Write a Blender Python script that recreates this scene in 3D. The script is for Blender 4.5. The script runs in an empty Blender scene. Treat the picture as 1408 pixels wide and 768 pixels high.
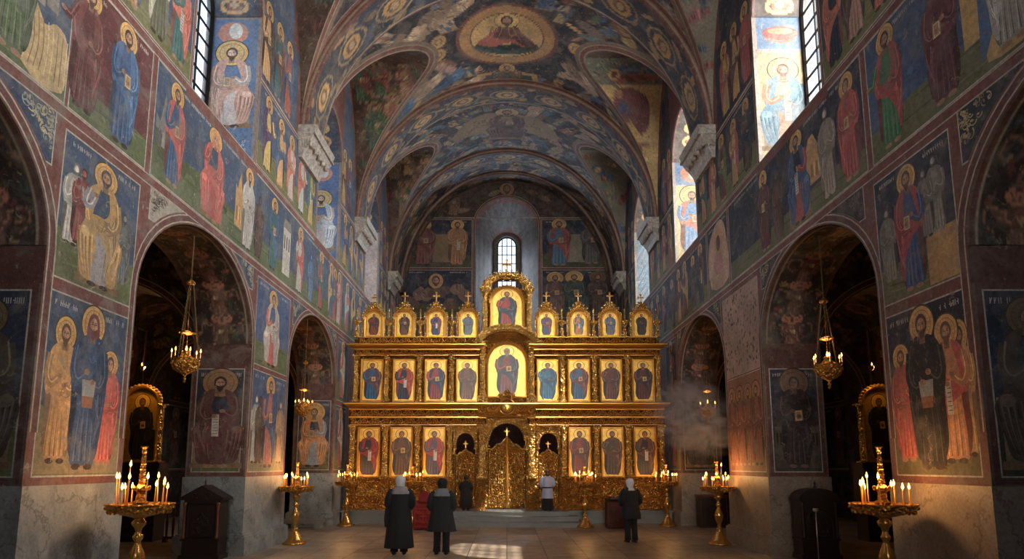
import bpy, bmesh, math, random
import numpy as np
from mathutils import Vector, Matrix
rnd = random.Random(7)
PI = math.pi
C = bpy.context.scene.collection
# ------------------------------------------------------------------ camera model (metres; horizon and lens measured once)
TH = math.atan(.1433); CT, ST = math.cos(TH), math.sin(TH); FPX = 900.; EYE = 1.9; W = 5.7; T = 1.3
PX, PY = 697., 511.
def ray(x, y):
    a = (x - PX) / FPX; b = -(y - PY) / FPX
    return (a, CT - b * ST, ST + b * CT)
def on_side(x, y, X=None):
    r = ray(x, y)
    if X is None: X = W if r[0] > 0 else -W
    k = X / r[0]; return k * r[1], EYE + k * r[2]
def on_front(x, y, Y):
    r = ray(x, y); k = Y / r[1]; return k * r[0], EYE + k * r[2]
# ------------------------------------------------------------------ colours
def lin(c):
    return tuple(((v / 255.) / 12.92 if v <= 10 else (((v / 255.) + .055) / 1.055) ** 2.4) for v in c[:3])
def mul(c, k): return tuple(max(0, min(255, v * k)) for v in c[:3])
def mixc(a, b, t): return tuple(a[i] * (1 - t) + b[i] * t for i in range(3))
def jit(c, k=10): return tuple(max(0, min(255, v + rnd.uniform(-k, k))) for v in c[:3])
BLUE = (56, 80, 114); DBLUE = (34, 44, 68); GREEN = (98, 112, 62); OLIVE = (120, 118, 70); RED = (176, 52, 34); MAROON = (104, 34, 38)
BRICK = (126, 58, 44); OCHRE = (205, 150, 62); GOLD = (232, 172, 60); WHITE = (206, 198, 186); FLESH = (176, 122, 84); BROWN = (92, 56, 38)
TEAL = (40, 110, 112); SKYB = (70, 124, 170); GREY = (136, 134, 130); BEIGE = (190, 166, 124); DGREEN = (34, 96, 62); PINK = (196, 128, 110); ORANGE = (214, 92, 40); ROBEB = (36, 88, 138); BLACK = (36, 32, 34); PURPLE = (86, 56, 84); PLASTER = (176, 160, 142)
# ------------------------------------------------------------------ mesh collector
class MB:
    def __init__(s): s.v = []; s.f = []; s.c = []; s.m = []
    def face(s, pts, col=None, m=0):
        b = len(s.v); s.v.extend(pts); s.f.append(tuple(range(b, b + len(pts)))); s.c.append(col); s.m.append(m)
    def mesh(s, vs, fs, col=None, m=0):
        b = len(s.v); s.v.extend([tuple(p) for p in vs])
        for f in fs: s.f.append(tuple(i + b for i in f)); s.c.append(col); s.m.append(m)
    def box(s, x0, x1, y0, y1, z0, z1, col=None, m=0):
        vs = [(x, y, z) for x in (x0, x1) for y in (y0, y1) for z in (z0, z1)]
        s.mesh(vs, [(0, 1, 3, 2), (4, 6, 7, 5), (0, 4, 5, 1), (2, 3, 7, 6), (0, 2, 6, 4), (1, 5, 7, 3)], col, m)
    def lathe(s, prof, cx=0, cy=0, cz=0, n=20, col=None, m=0, wob=None):
        vs = []
        for k, (r, z) in enumerate(prof):
            for i in range(n):
                a = 2 * PI * i / n; rr = r * (1 if not wob else wob(a, k))
                vs.append((cx + rr * math.cos(a), cy + rr * math.sin(a), cz + z))
        fs = []
        for k in range(len(prof) - 1):
            for i in range(n):
                j = (i + 1) % n; fs.append((k * n + i, k * n + j, (k + 1) * n + j, (k + 1) * n + i))
        fs.append(tuple(range(n - 1, -1, -1))); fs.append(tuple((len(prof) - 1) * n + i for i in range(n)))
        s.mesh(vs, fs, col, m)
    def tube(s, pts, rad, n=8, col=None, m=0):
        pts = [Vector(p) for p in pts]; vs = []; N = len(pts)
        rr = rad if hasattr(rad, '__len__') else [rad] * N
        t0 = (pts[1] - pts[0]).normalized(); up = Vector((0, 0, 1)) if abs(t0.z) < .9 else Vector((1, 0, 0))
        for k, p in enumerate(pts):
            t = (pts[min(k + 1, N - 1)] - pts[max(k - 1, 0)]).normalized()
            a = t.cross(up).normalized(); b = a.cross(t).normalized(); up = b
            for i in range(n):
                q = 2 * PI * i / n; vs.append(tuple(p + (a * math.cos(q) + b * math.sin(q)) * rr[k]))
        fs = [(k * n + i, k * n + (i + 1) % n, (k + 1) * n + (i + 1) % n, (k + 1) * n + i) for k in range(N - 1) for i in range(n)]
        fs.append(tuple(range(n - 1, -1, -1))); fs.append(tuple((N - 1) * n + i for i in range(n)))
        s.mesh(vs, fs, col, m)
    def loft(s, rings, col=None, m=0, cap=True):
        n = len(rings[0]); vs = [p for r in rings for p in r]
        fs = [(k * n + i, k * n + (i + 1) % n, (k + 1) * n + (i + 1) % n, (k + 1) * n + i) for k in range(len(rings) - 1) for i in range(n)]
        if cap: fs.append(tuple(range(n - 1, -1, -1))); fs.append(tuple((len(rings) - 1) * n + i for i in range(n)))
        s.mesh(vs, fs, col, m)
    def ball(s, c, r, n=10, k=7, col=None, m=0):
        rx, ry, rz = r if hasattr(r, '__len__') else (r, r, r); rings = []
        for j in range(k + 1):
            a = -PI / 2 + PI * j / k; q = max(math.cos(a), .02)
            rings.append([(c[0] + rx * q * math.cos(2 * PI * i / n), c[1] + ry * q * math.sin(2 * PI * i / n), c[2] + rz * math.sin(a)) for i in range(n)])
        s.loft(rings, col, m)
    # relief ridge on the plane y = Y facing -Y: path of (x,z)
    def ridge(s, path, w, h, Y, m=0, closed=False, taper=False):
        P = [Vector((p[0], p[1])) for p in path]; N = len(P); vs = []
        for k, p in enumerate(P):
            if closed: t = P[(k + 1) % N] - P[k - 1]
            else: t = P[min(k + 1, N - 1)] - P[max(k - 1, 0)]
            if t.length < 1e-9: t = Vector((1, 0))
            t.normalize(); nrm = Vector((-t.y, t.x)); q = 1.
            if taper: q = max(.12, math.sin(PI * (k + .6) / (N + .2)) ** .6)
            for o, d in ((-1, 0), (-.55, .8), (0, 1), (.55, .8), (1, 0)):
                a = p + nrm * (o * w * .5 * q); vs.append((a.x, Y - h * d * q, a.y))
        fs = []
        for k in range(N if closed else N - 1):
            k2 = (k + 1) % N
            for i in range(4): fs.append((k * 5 + i, k2 * 5 + i, k2 * 5 + i + 1, k * 5 + i + 1))
        s.mesh(vs, fs, None, m)
    def scroll(s, cx, cz, r, Y, w=.02, h=.02, turns=1.6, a0=0., d=1, m=0):
        n = int(12 * turns) + 2; pts = []
        for i in range(n):
            q = i / (n - 1); a = a0 + d * turns * 2 * PI * q; rr = r * (1 - .86 * q); pts.append((cx + rr * math.cos(a), cz + rr * math.sin(a)))
        s.ridge(pts, w, h, Y, m)
        for k in range(3):
            a = a0 + d * (k * 1.7 + .4); q = 1.02; rr = r
            s.ridge([(cx + rr * math.cos(a), cz + rr * math.sin(a)), (cx + rr * 1.22 * math.cos(a + .3 * d), cz + rr * 1.22 * math.sin(a + .3 * d)), (cx + rr * 1.3 * math.cos(a + .75 * d), cz + rr * 1.3 * math.sin(a + .75 * d))], w * 1.5, h, Y, m, taper=True)
    def build(s, name, mats=None, parent=None, smooth=False, colattr=False):
        me = bpy.data.meshes.new(name)
        nv = len(s.v); me.vertices.add(nv); me.vertices.foreach_set('co', np.array(s.v, dtype=np.float32).ravel())
        tot = np.array([len(f) for f in s.f], dtype=np.int32); st = np.concatenate([[0], np.cumsum(tot)[:-1]]).astype(np.int32)
        me.loops.add(int(tot.sum())); me.loops.foreach_set('vertex_index', np.concatenate([np.array(f, dtype=np.int32) for f in s.f]))
        me.polygons.add(len(s.f)); me.polygons.foreach_set('loop_start', st); me.polygons.foreach_set('loop_total', tot)
        me.polygons.foreach_set('material_index', np.array(s.m, dtype=np.int32))
        me.polygons.foreach_set('use_smooth', np.full(len(s.f), smooth))
        if mats is not None:
            for q in (mats if isinstance(mats, (list, tuple)) else [mats]): me.materials.append(q)
        me.update(calc_edges=True)
        if colattr:
            a = me.color_attributes.new('Col', 'FLOAT_COLOR', 'CORNER')
            cc = np.array([(c if c is not None else (.5, .5, .5, 0)) for c in s.c], dtype=np.float32)
            a.data.foreach_set('color', np.repeat(cc, tot, axis=0).ravel())
        me.validate()
        o = bpy.data.objects.new(name, me); C.objects.link(o)
        if parent is not None: o.parent = parent
        return o
def cl(c, a=0.): r = lin(c); return (r[0], r[1], r[2], a)
def tag(o, label=None, cat=None, group=None, kind=None):
    if label: o['label'] = label
    if cat: o['category'] = cat
    if group: o['group'] = group
    if kind: o['kind'] = kind
    return o
def struct(o): o['kind'] = 'structure'; return o
def empty(name, loc, label=None, cat=None, group=None, rz=0):
    o = bpy.data.objects.new(name, None); C.objects.link(o); o.location = loc; o.rotation_euler = (0, 0, rz); o.empty_display_size = .1
    return tag(o, label, cat, group)
def copy_tree(o, parent=None):
    c = o.copy(); C.objects.link(c)
    if parent is not None: c.parent = parent
    for ch in list(KIDS.get(o.name, [])):
        k = copy_tree(ch, c); KIDS.setdefault(c.name, []).append(k)
    return c
KIDS = {}
def part(mb, name, mats, parent, smooth=False, label=None, colattr=False):
    o = mb.build(name, mats, parent, smooth, colattr); KIDS.setdefault(parent.name, []).append(o)
    if label: o['label'] = label
    return o
# ------------------------------------------------------------------ materials
def new_mat(name):
    m = bpy.data.materials.new(name); m.use_nodes = True; nt = m.node_tree; nt.nodes.clear()
    out = nt.nodes.new('ShaderNodeOutputMaterial'); b = nt.nodes.new('ShaderNodeBsdfPrincipled'); nt.links.new(b.outputs[0], out.inputs[0])
    return m, nt, b
def N(nt, t, **k):
    n = nt.nodes.new(t)
    for a, v in k.items():
        if a.startswith('i_'):
            key = a[2:]; key = int(key) if key.isdigit() else key.replace('_', ' ')
            n.inputs[key].default_value = v
        else: setattr(n, a, v)
    return n
def L(nt, a, b): nt.links.new(a, b)
def objco(nt): return N(nt, 'ShaderNodeTexCoord').outputs['Object']
def noise(nt, co, sc, det=5, rough=.6, dist=0):
    n = N(nt, 'ShaderNodeTexNoise'); n.inputs['Scale'].default_value = sc; n.inputs['Detail'].default_value = det; n.inputs['Roughness'].default_value = rough; n.inputs['Distortion'].default_value = dist
    L(nt, co, n.inputs['Vector']); return n.outputs['Fac']
def ramp(nt, src, stops):
    r = N(nt, 'ShaderNodeValToRGB'); e = r.color_ramp.elements
    while len(e) > 1: e.remove(e[-1])
    for i, (p, c) in enumerate(stops):
        q = e[0] if i == 0 else e.new(p)
        q.position = p; q.color = (c, c, c, 1) if not hasattr(c, '__len__') else (*c[:3], 1)
    L(nt, src, r.inputs[0]); return r.outputs[0]
def mixn(nt, fac, a, b, mode='MIX'):
    n = N(nt, 'ShaderNodeMix', data_type='RGBA', blend_type=mode)
    for i, v in ((0, fac), (6, a), (7, b)):
        if isinstance(v, (int, float)): n.inputs[i].default_value = v
        elif isinstance(v, tuple): n.inputs[i].default_value = (*v[:3], 1)
        else: L(nt, v, n.inputs[i])
    return n.outputs[2]
def bump(nt, b, h, s=.3, d=.02):
    n = N(nt, 'ShaderNodeBump'); n.inputs['Strength'].default_value = s; n.inputs['Distance'].default_value = d
    L(nt, h, n.inputs['Height']); L(nt, n.outputs[0], b.inputs['Normal']); return n
def simple(name, c, rough=.6, metal=0., nz=.25, sc=8., bs=0., em=None):
    m, nt, b = new_mat(name); co = objco(nt); f = noise(nt, co, sc)
    c1 = tuple(v * (1 - nz) for v in lin(c)); c2 = tuple(min(1, v * (1 + nz)) for v in lin(c))
    L(nt, mixn(nt, f, c1, c2), b.inputs['Base Color']); b.inputs['Roughness'].default_value = rough; b.inputs['Metallic'].default_value = metal
    if bs: bump(nt, b, noise(nt, co, sc * 4), bs, .01)
    return m
def fresco(name, wear=.62, wearcol=(150, 138, 122), dirt=.5):
    m, nt, b = new_mat(name); co = objco(nt)
    at = N(nt, 'ShaderNodeVertexColor', layer_name='Col')
    big = ramp(nt, noise(nt, co, .8, 6, .65), [(.25, 1 - dirt), (.7, 1.05)])
    fine = ramp(nt, noise(nt, co, 14, 8, .8), [(.3, .5), (.7, 1.38)])
    hs = N(nt, 'ShaderNodeHueSaturation'); hs.inputs['Saturation'].default_value = .8; L(nt, at.outputs[0], hs.inputs['Color'])
    c = mixn(nt, 1., hs.outputs[0], big, 'MULTIPLY'); c = mixn(nt, 1., c, fine, 'MULTIPLY')
    fin2 = ramp(nt, noise(nt, co, 70, 3, .7), [(.3, .74), (.7, 1.22)]); c = mixn(nt, 1., c, fin2, 'MULTIPLY')
    # rubbed, washed-out paint and lost plaster
    wash = ramp(nt, noise(nt, co, 2.2, 9, .72, .4), [(wear - .1, 0.), (wear + .12, .5)])
    c = mixn(nt, wash, c, lin(mixc(wearcol, (110, 120, 130), .35)))
    loss = ramp(nt, noise(nt, co, 5.5, 10, .78, .6), [(wear + .03, 0.), (wear + .055, .85)])
    c = mixn(nt, loss, c, lin(wearcol))
    spk = ramp(nt, noise(nt, co, 46, 3, .6), [(.66, 0.), (.7, .45)])
    c = mixn(nt, spk, c, lin(wearcol))
    L(nt, c, b.inputs['Base Color'])
    L(nt, at.outputs[1], b.inputs['Metallic'])
    mr = N(nt, 'ShaderNodeMapRange'); mr.inputs[3].default_value = .72; mr.inputs[4].default_value = .42; L(nt, at.outputs[1], mr.inputs[0]); L(nt, mr.outputs[0], b.inputs['Roughness'])
    bump(nt, b, noise(nt, co, 22, 6, .7), .35, .02)
    return m
M_FL = fresco('fresco_plaster_left', .575)
M_FR = fresco('fresco_plaster_right', .56, (128, 110, 94), .55)
M_FV = fresco('fresco_plaster_vault', .55, (142, 114, 88), .55)
def icon_mat():
    m, nt, b = new_mat('icon_paint'); co = objco(nt); at = N(nt, 'ShaderNodeVertexColor', layer_name='Col')
    f = ramp(nt, noise(nt, co, 9, 5), [(.3, .75), (.7, 1.2)])
    L(nt, mixn(nt, 1., at.outputs[0], f, 'MULTIPLY'), b.inputs['Base Color']); L(nt, at.outputs[1], b.inputs['Metallic']); b.inputs['Roughness'].default_value = .38
    bump(nt, b, noise(nt, co, 25, 4), .15, .01); return m
M_ICON = icon_mat()
def gold(name, c, rough, carve):
    m, nt, b = new_mat(name); co = objco(nt)
    f = noise(nt, co, 5, 5); L(nt, mixn(nt, f, tuple(v * .7 for v in lin(c)), lin(c)), b.inputs['Base Color'])
    b.inputs['Metallic'].default_value = .78; b.inputs['Roughness'].default_value = rough
    if carve:
        v = N(nt, 'ShaderNodeTexVoronoi', feature='SMOOTH_F1'); v.inputs['Scale'].default_value = 17; v.inputs['Smoothness'].default_value = .3
        d = N(nt, 'ShaderNodeVectorMath', operation='ADD'); nn = N(nt, 'ShaderNodeTexNoise'); nn.inputs['Scale'].default_value = 9; L(nt, co, nn.inputs['Vector'])
        sc = N(nt, 'ShaderNodeVectorMath', operation='SCALE'); sc.inputs[3].default_value = .09; L(nt, nn.outputs['Color'], sc.inputs[0]); L(nt, co, d.inputs[0]); L(nt, sc.outputs[0], d.inputs[1]); L(nt, d.outputs[0], v.inputs['Vector'])
        bump(nt, b, v.outputs['Distance'], 1., .08)
    else: bump(nt, b, noise(nt, co, 18, 4), .12, .01)
    return m
M_GOLD = gold('gilded_wood', (226, 170, 84), .3, False)
M_CARV = gold('carved_gilding', (246, 198, 112), .27, True)
M_PAT = gold('patinated_gilding', (188, 132, 62), .34, True)
M_RECESS = gold('recess_shade_ground', (112, 66, 26), .5, True)  # crevice shade put into the colour of the boards behind the gilt scrolls
M_BRASS = gold('old_brass', (208, 150, 70), .3, True)
M_BRASSP = gold('polished_brass', (206, 152, 76), .25, False)
M_CHAIN = simple('dark_chain_metal', (96, 78, 52), .45, .9)
M_WOOD = simple('dark_carved_wood', (34, 19, 13), .45, 0, .35, 6, .3)
M_WOOD2 = simple('brown_wood_edge', (98, 50, 26), .5, 0, .35, 6, .3)
M_WAX = simple('beeswax', (226, 160, 70), .5, 0, .1)
M_WAX.node_tree.nodes['Principled BSDF'].inputs['Subsurface Weight'].default_value = 0
M_DARK = simple('unlit_void_cloth', (14, 11, 10), .9)
M_REDC = simple('red_brocade', (120, 16, 18), .75, 0, .3, 20, .5)
M_REDE = simple('red_brocade_pattern', (176, 66, 52), .6, 0, .3, 20)
M_IRON = simple('black_iron', (26, 24, 24), .6, .6)
M_STEP = simple('grey_marble_step', (116, 116, 112), .4, 0, .25, 3, .1)
def emis(name, c, s):
    m = bpy.data.materials.new(name); m.use_nodes = True; nt = m.node_tree; nt.nodes.clear()
    e = nt.nodes.new('ShaderNodeEmission'); e.inputs[0].default_value = (*c, 1); e.inputs[1].default_value = s
    o = nt.nodes.new('ShaderNodeOutputMaterial'); nt.links.new(e.outputs[0], o.inputs[0]); return m
M_FLAME = emis('candle_flame', (1, .56, .13), 7)
M_CORE = emis('lamp_flame', (1, .54, .12), 6)
def marble(name, a, b_, vein, sc=1.4, bs=.25):
    m, nt, b = new_mat(name); co = objco(nt)
    n1 = ramp(nt, noise(nt, co, sc, 8, .68, .8), [(.3, lin(a)), (.7, lin(b_))])
    v = N(nt, 'ShaderNodeTexWave', wave_type='BANDS', bands_direction='DIAGONAL'); v.inputs['Scale'].default_value = sc * .5; v.inputs['Distortion'].default_value = 14; v.inputs['Detail'].default_value = 5; v.inputs['Detail Scale'].default_value = 1.3; v.inputs['Detail Roughness'].default_value = .7; L(nt, co, v.inputs['Vector'])
    vm = ramp(nt, v.outputs['Fac'], [(.0, .5), (.05, .0)])
    c = mixn(nt, vm, n1, lin(vein)); sp = ramp(nt, noise(nt, co, 24, 5, .7), [(.3, .7), (.7, 1.15)]); c = mixn(nt, 1., c, sp, 'MULTIPLY')
    L(nt, c, b.inputs['Base Color']); b.inputs['Roughness'].default_value = .5; bump(nt, b, noise(nt, co, 9, 8, .7), bs, .03); return m
M_DADO = marble('grey_marble', (104, 108, 110), (158, 160, 158), (62, 62, 64))
M_DADOR = marble('brown_marble', (120, 104, 90), (156, 142, 126), (78, 64, 52))
M_CAP = marble('worn_white_stone', (120, 112, 104), (206, 198, 188), (70, 60, 52), 7, .8)
def floor_mat():
    m, nt, b = new_mat('stone_slab_floor'); co = objco(nt)
    br = N(nt, 'ShaderNodeTexBrick'); br.offset = .42; br.squash = 1.; br.inputs['Scale'].default_value = 1.; br.inputs['Brick Width'].default_value = 1.3; br.inputs['Row Height'].default_value = .85; br.inputs['Mortar Size'].default_value = .012; br.inputs['Mortar Smooth'].default_value = .3
    br.inputs['Color1'].default_value = (*lin((168, 150, 132)), 1); br.inputs['Color2'].default_value = (*lin((126, 112, 102)), 1); br.inputs['Mortar'].default_value = (*lin((58, 50, 44)), 1)
    mp = N(nt, 'ShaderNodeMapping'); mp.inputs['Rotation'].default_value = (0, 0, PI / 2); L(nt, co, mp.inputs[0]); L(nt, mp.outputs[0], br.inputs['Vector'])
    f = ramp(nt, noise(nt, co, 1.1, 7, .7), [(.3, .6), (.7, 1.2)]); f2 = ramp(nt, noise(nt, co, 12, 6, .7), [(.3, .8), (.7, 1.15)])
    c = mixn(nt, 1., br.outputs['Color'], f, 'MULTIPLY'); c = mixn(nt, 1., c, f2, 'MULTIPLY'); L(nt, c, b.inputs['Base Color'])
    rr = ramp(nt, noise(nt, co, 2.5, 6), [(.3, .28), (.7, .5)]); L(nt, rr, b.inputs['Roughness'])
    h = N(nt, 'ShaderNodeMath', operation='MULTIPLY_ADD'); h.inputs[1].default_value = -.6; L(nt, br.outputs['Fac'], h.inputs[0]); L(nt, noise(nt, co, 5, 5), h.inputs[2]); bump(nt, b, h.outputs[0], .25, .02)
    return m
M_FLOOR = floor_mat()
def glass_mat():
    m = bpy.data.materials.new('frosted_pane'); m.use_nodes = True; nt = m.node_tree; nt.nodes.clear()
    o = nt.nodes.new('ShaderNodeOutputMaterial'); t = nt.nodes.new('ShaderNodeBsdfTransparent'); g = nt.nodes.new('ShaderNodeBsdfPrincipled'); x = nt.nodes.new('ShaderNodeMixShader')
    t.inputs[0].default_value = (.93, .96, 1, 1); g.inputs['Base Color'].default_value = (.75, .8, .85, 1); g.inputs['Roughness'].default_value = .25
    x.inputs[0].default_value = .12; nt.links.new(t.outputs[0], x.inputs[1]); nt.links.new(g.outputs[0], x.inputs[2]); nt.links.new(x.outputs[0], o.inputs[0]); return m
M_GLASS = glass_mat()
# ------------------------------------------------------------------ painter (2-D wall painting -> coloured polygons in the wall's own mesh)
def smooth(pts, k=4, closed=True):
    n = len(pts); out = []
    rng = range(n) if closed else range(n - 1)
    for i in rng:
        p0, p1, p2, p3 = (pts[(i - 1) % n], pts[i], pts[(i + 1) % n], pts[(i + 2) % n]) if closed else (pts[max(i - 1, 0)], pts[i], pts[i + 1], pts[min(i + 2, n - 1)])
        for j in range(k):
            t = j / k; t2 = t * t; t3 = t2 * t
            out.append(tuple(.5 * (2 * p1[a] + (p2[a] - p0[a]) * t + (2 * p0[a] - 5 * p1[a] + 4 * p2[a] - p3[a]) * t2 + (3 * p1[a] - p0[a] - 3 * p2[a] + p3[a]) * t3) for a in (0, 1)))
    if not closed: out.append(tuple(pts[-1]))
    return out
class Canvas:
    def __init__(s, det=1.): s.P = []; s.G = []; s.g = 0; s.hold = False; s.lv = 1; s.det = det; s.tf = lambda x, y: (x, y)
    def poly(s, pts, col, lv=None, a=0.):
        s.P.append(([s.tf(*p) for p in pts], cl(col, a), s.lv if lv is None else lv))
        if not s.hold: s.g += 1
        s.G.append(s.g)
    def begin(s): s.g += 1; s.hold = True
    def end(s): s.hold = False
    def rect(s, x0, y0, x1, y1, col, lv=None): s.poly([(x0, y0), (x1, y0), (x1, y1), (x0, y1)], col, lv)
    def ell(s, cx, cy, rx, ry, col, n=20, lv=None, a=0., rot=0):
        cr, sr = math.cos(rot), math.sin(rot)
        s.poly([(cx + rx * math.cos(2 * PI * i / n) * cr - ry * math.sin(2 * PI * i / n) * sr, cy + rx * math.cos(2 * PI * i / n) * sr + ry * math.sin(2 * PI * i / n) * cr) for i in range(n)], col, lv, a)
    def ring(s, cx, cy, rx, ry, w, col, n=28, lv=None):
        s.begin()
        for i in range(n):
            a, b = 2 * PI * i / n, 2 * PI * (i + 1) / n
            s.poly([(cx + rx * math.cos(a), cy + ry * math.sin(a)), (cx + rx * math.cos(b), cy + ry * math.sin(b)), (cx + (rx - w) * math.cos(b), cy + (ry - w) * math.sin(b)), (cx + (rx - w) * math.cos(a), cy + (ry - w) * math.sin(a))], col, lv)
        s.end()
    def line(s, pts, w, col, lv=None, taper=False):
        n = len(pts); Lp = []; Rp = []
        for k in range(n):
            a = pts[max(k - 1, 0)]; b = pts[min(k + 1, n - 1)]; dx, dy = b[0] - a[0], b[1] - a[1]; d = math.hypot(dx, dy) or 1
            q = w * .5 * (1 if not taper else max(.1, 1 - k / (n - 1) * .9)); Lp.append((pts[k][0] - dy / d * q, pts[k][1] + dx / d * q)); Rp.append((pts[k][0] + dy / d * q, pts[k][1] - dx / d * q))
        s.begin()
        for k in range(n - 1): s.poly([Lp[k], Lp[k + 1], Rp[k + 1], Rp[k]], col, lv)
        s.end()
    def frame(s, x0, y0, x1, y1, w, col, lv=None):
        s.begin(); s.rect(x0, y0, x1, y0 + w, col, lv); s.rect(x0, y1 - w, x1, y1, col, lv); s.rect(x0, y0 + w, x0 + w, y1 - w, col, lv); s.rect(x1 - w, y0 + w, x1, y1 - w, col, lv); s.end()
    def inscription(s, x, y, w, h, col=WHITE):
        n = max(2, int(w / (h * .62))); st = w / n
        for i in range(n):
            if rnd.random() < .12: continue
            cx = x + i * st; t = h * .14; k = rnd.randrange(6)
            s.rect(cx, y, cx + t, y + h, col)
            if k in (0, 1, 4): s.rect(cx + st * .55, y, cx + st * .55 + t, y + h * (1 if k else .6), col)
            if k in (0, 2, 3): s.rect(cx, y + h * rnd.choice((.45, .0, .85)), cx + st * .6, y + h * rnd.choice((.45, .0, .85)) * 0 + y * 0 + (y + h * .5) * 0 + y + h, col) if False else s.rect(cx, y + h * .44, cx + st * .6, y + h * .58, col)
            if k == 5: s.line([(cx, y), (cx + st * .6, y + h)], t, col)
def head(cv, x, y, r, hair, beard, skin, veil=None, big=True):
    if veil: cv.poly(smooth([(x - r * 1.1, y - r * 1.5), (x - r * 1.25, y), (x - r * .8, y + r * 1.2), (x, y + r * 1.5), (x + r * .8, y + r * 1.2), (x + r * 1.25, y), (x + r * 1.1, y - r * 1.5)], 3), veil)
    else: cv.ell(x, y + r * .15, r * 1.12, r * 1.35, hair, 14)
    cv.lv += 1; cv.ell(x, y - r * .12, r * .8, r * 1.12, skin, 14)
    cv.lv += 1; cv.ell(x + r * .22, y - r * .1, r * .5, r * .95, mul(skin, 1.18), 12)
    if beard: cv.lv += 1; cv.poly(smooth([(x - r * .72, y - r * .35), (x - r * .3, y - r * .6), (x + r * .3, y - r * .6), (x + r * .72, y - r * .35), (x + r * .5, y - r * 1.2), (x, y - r * (1.9 if beard > 1 else 1.5)), (x - r * .5, y - r * 1.2)], 3), hair if beard < 3 else GREY)
    if big:
        cv.lv += 1; d = mul(skin, .35)
        for q in (-.34, .34):
            cv.line([(x + (q - .2) * r, y + .12 * r), (x + (q + .2) * r, y + .14 * r)], r * .13, d); cv.line([(x + (q - .25) * r, y + .34 * r), (x + (q + .22) * r, y + .36 * r)], r * .08, d)
        cv.line([(x + .03 * r, y + .2 * r), (x + .06 * r, y - .3 * r)], r * .1, mul(skin, .6)); cv.line([(x - .2 * r, y - .52 * r), (x + .2 * r, y - .52 * r)], r * .1, (130, 50, 40))
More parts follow.
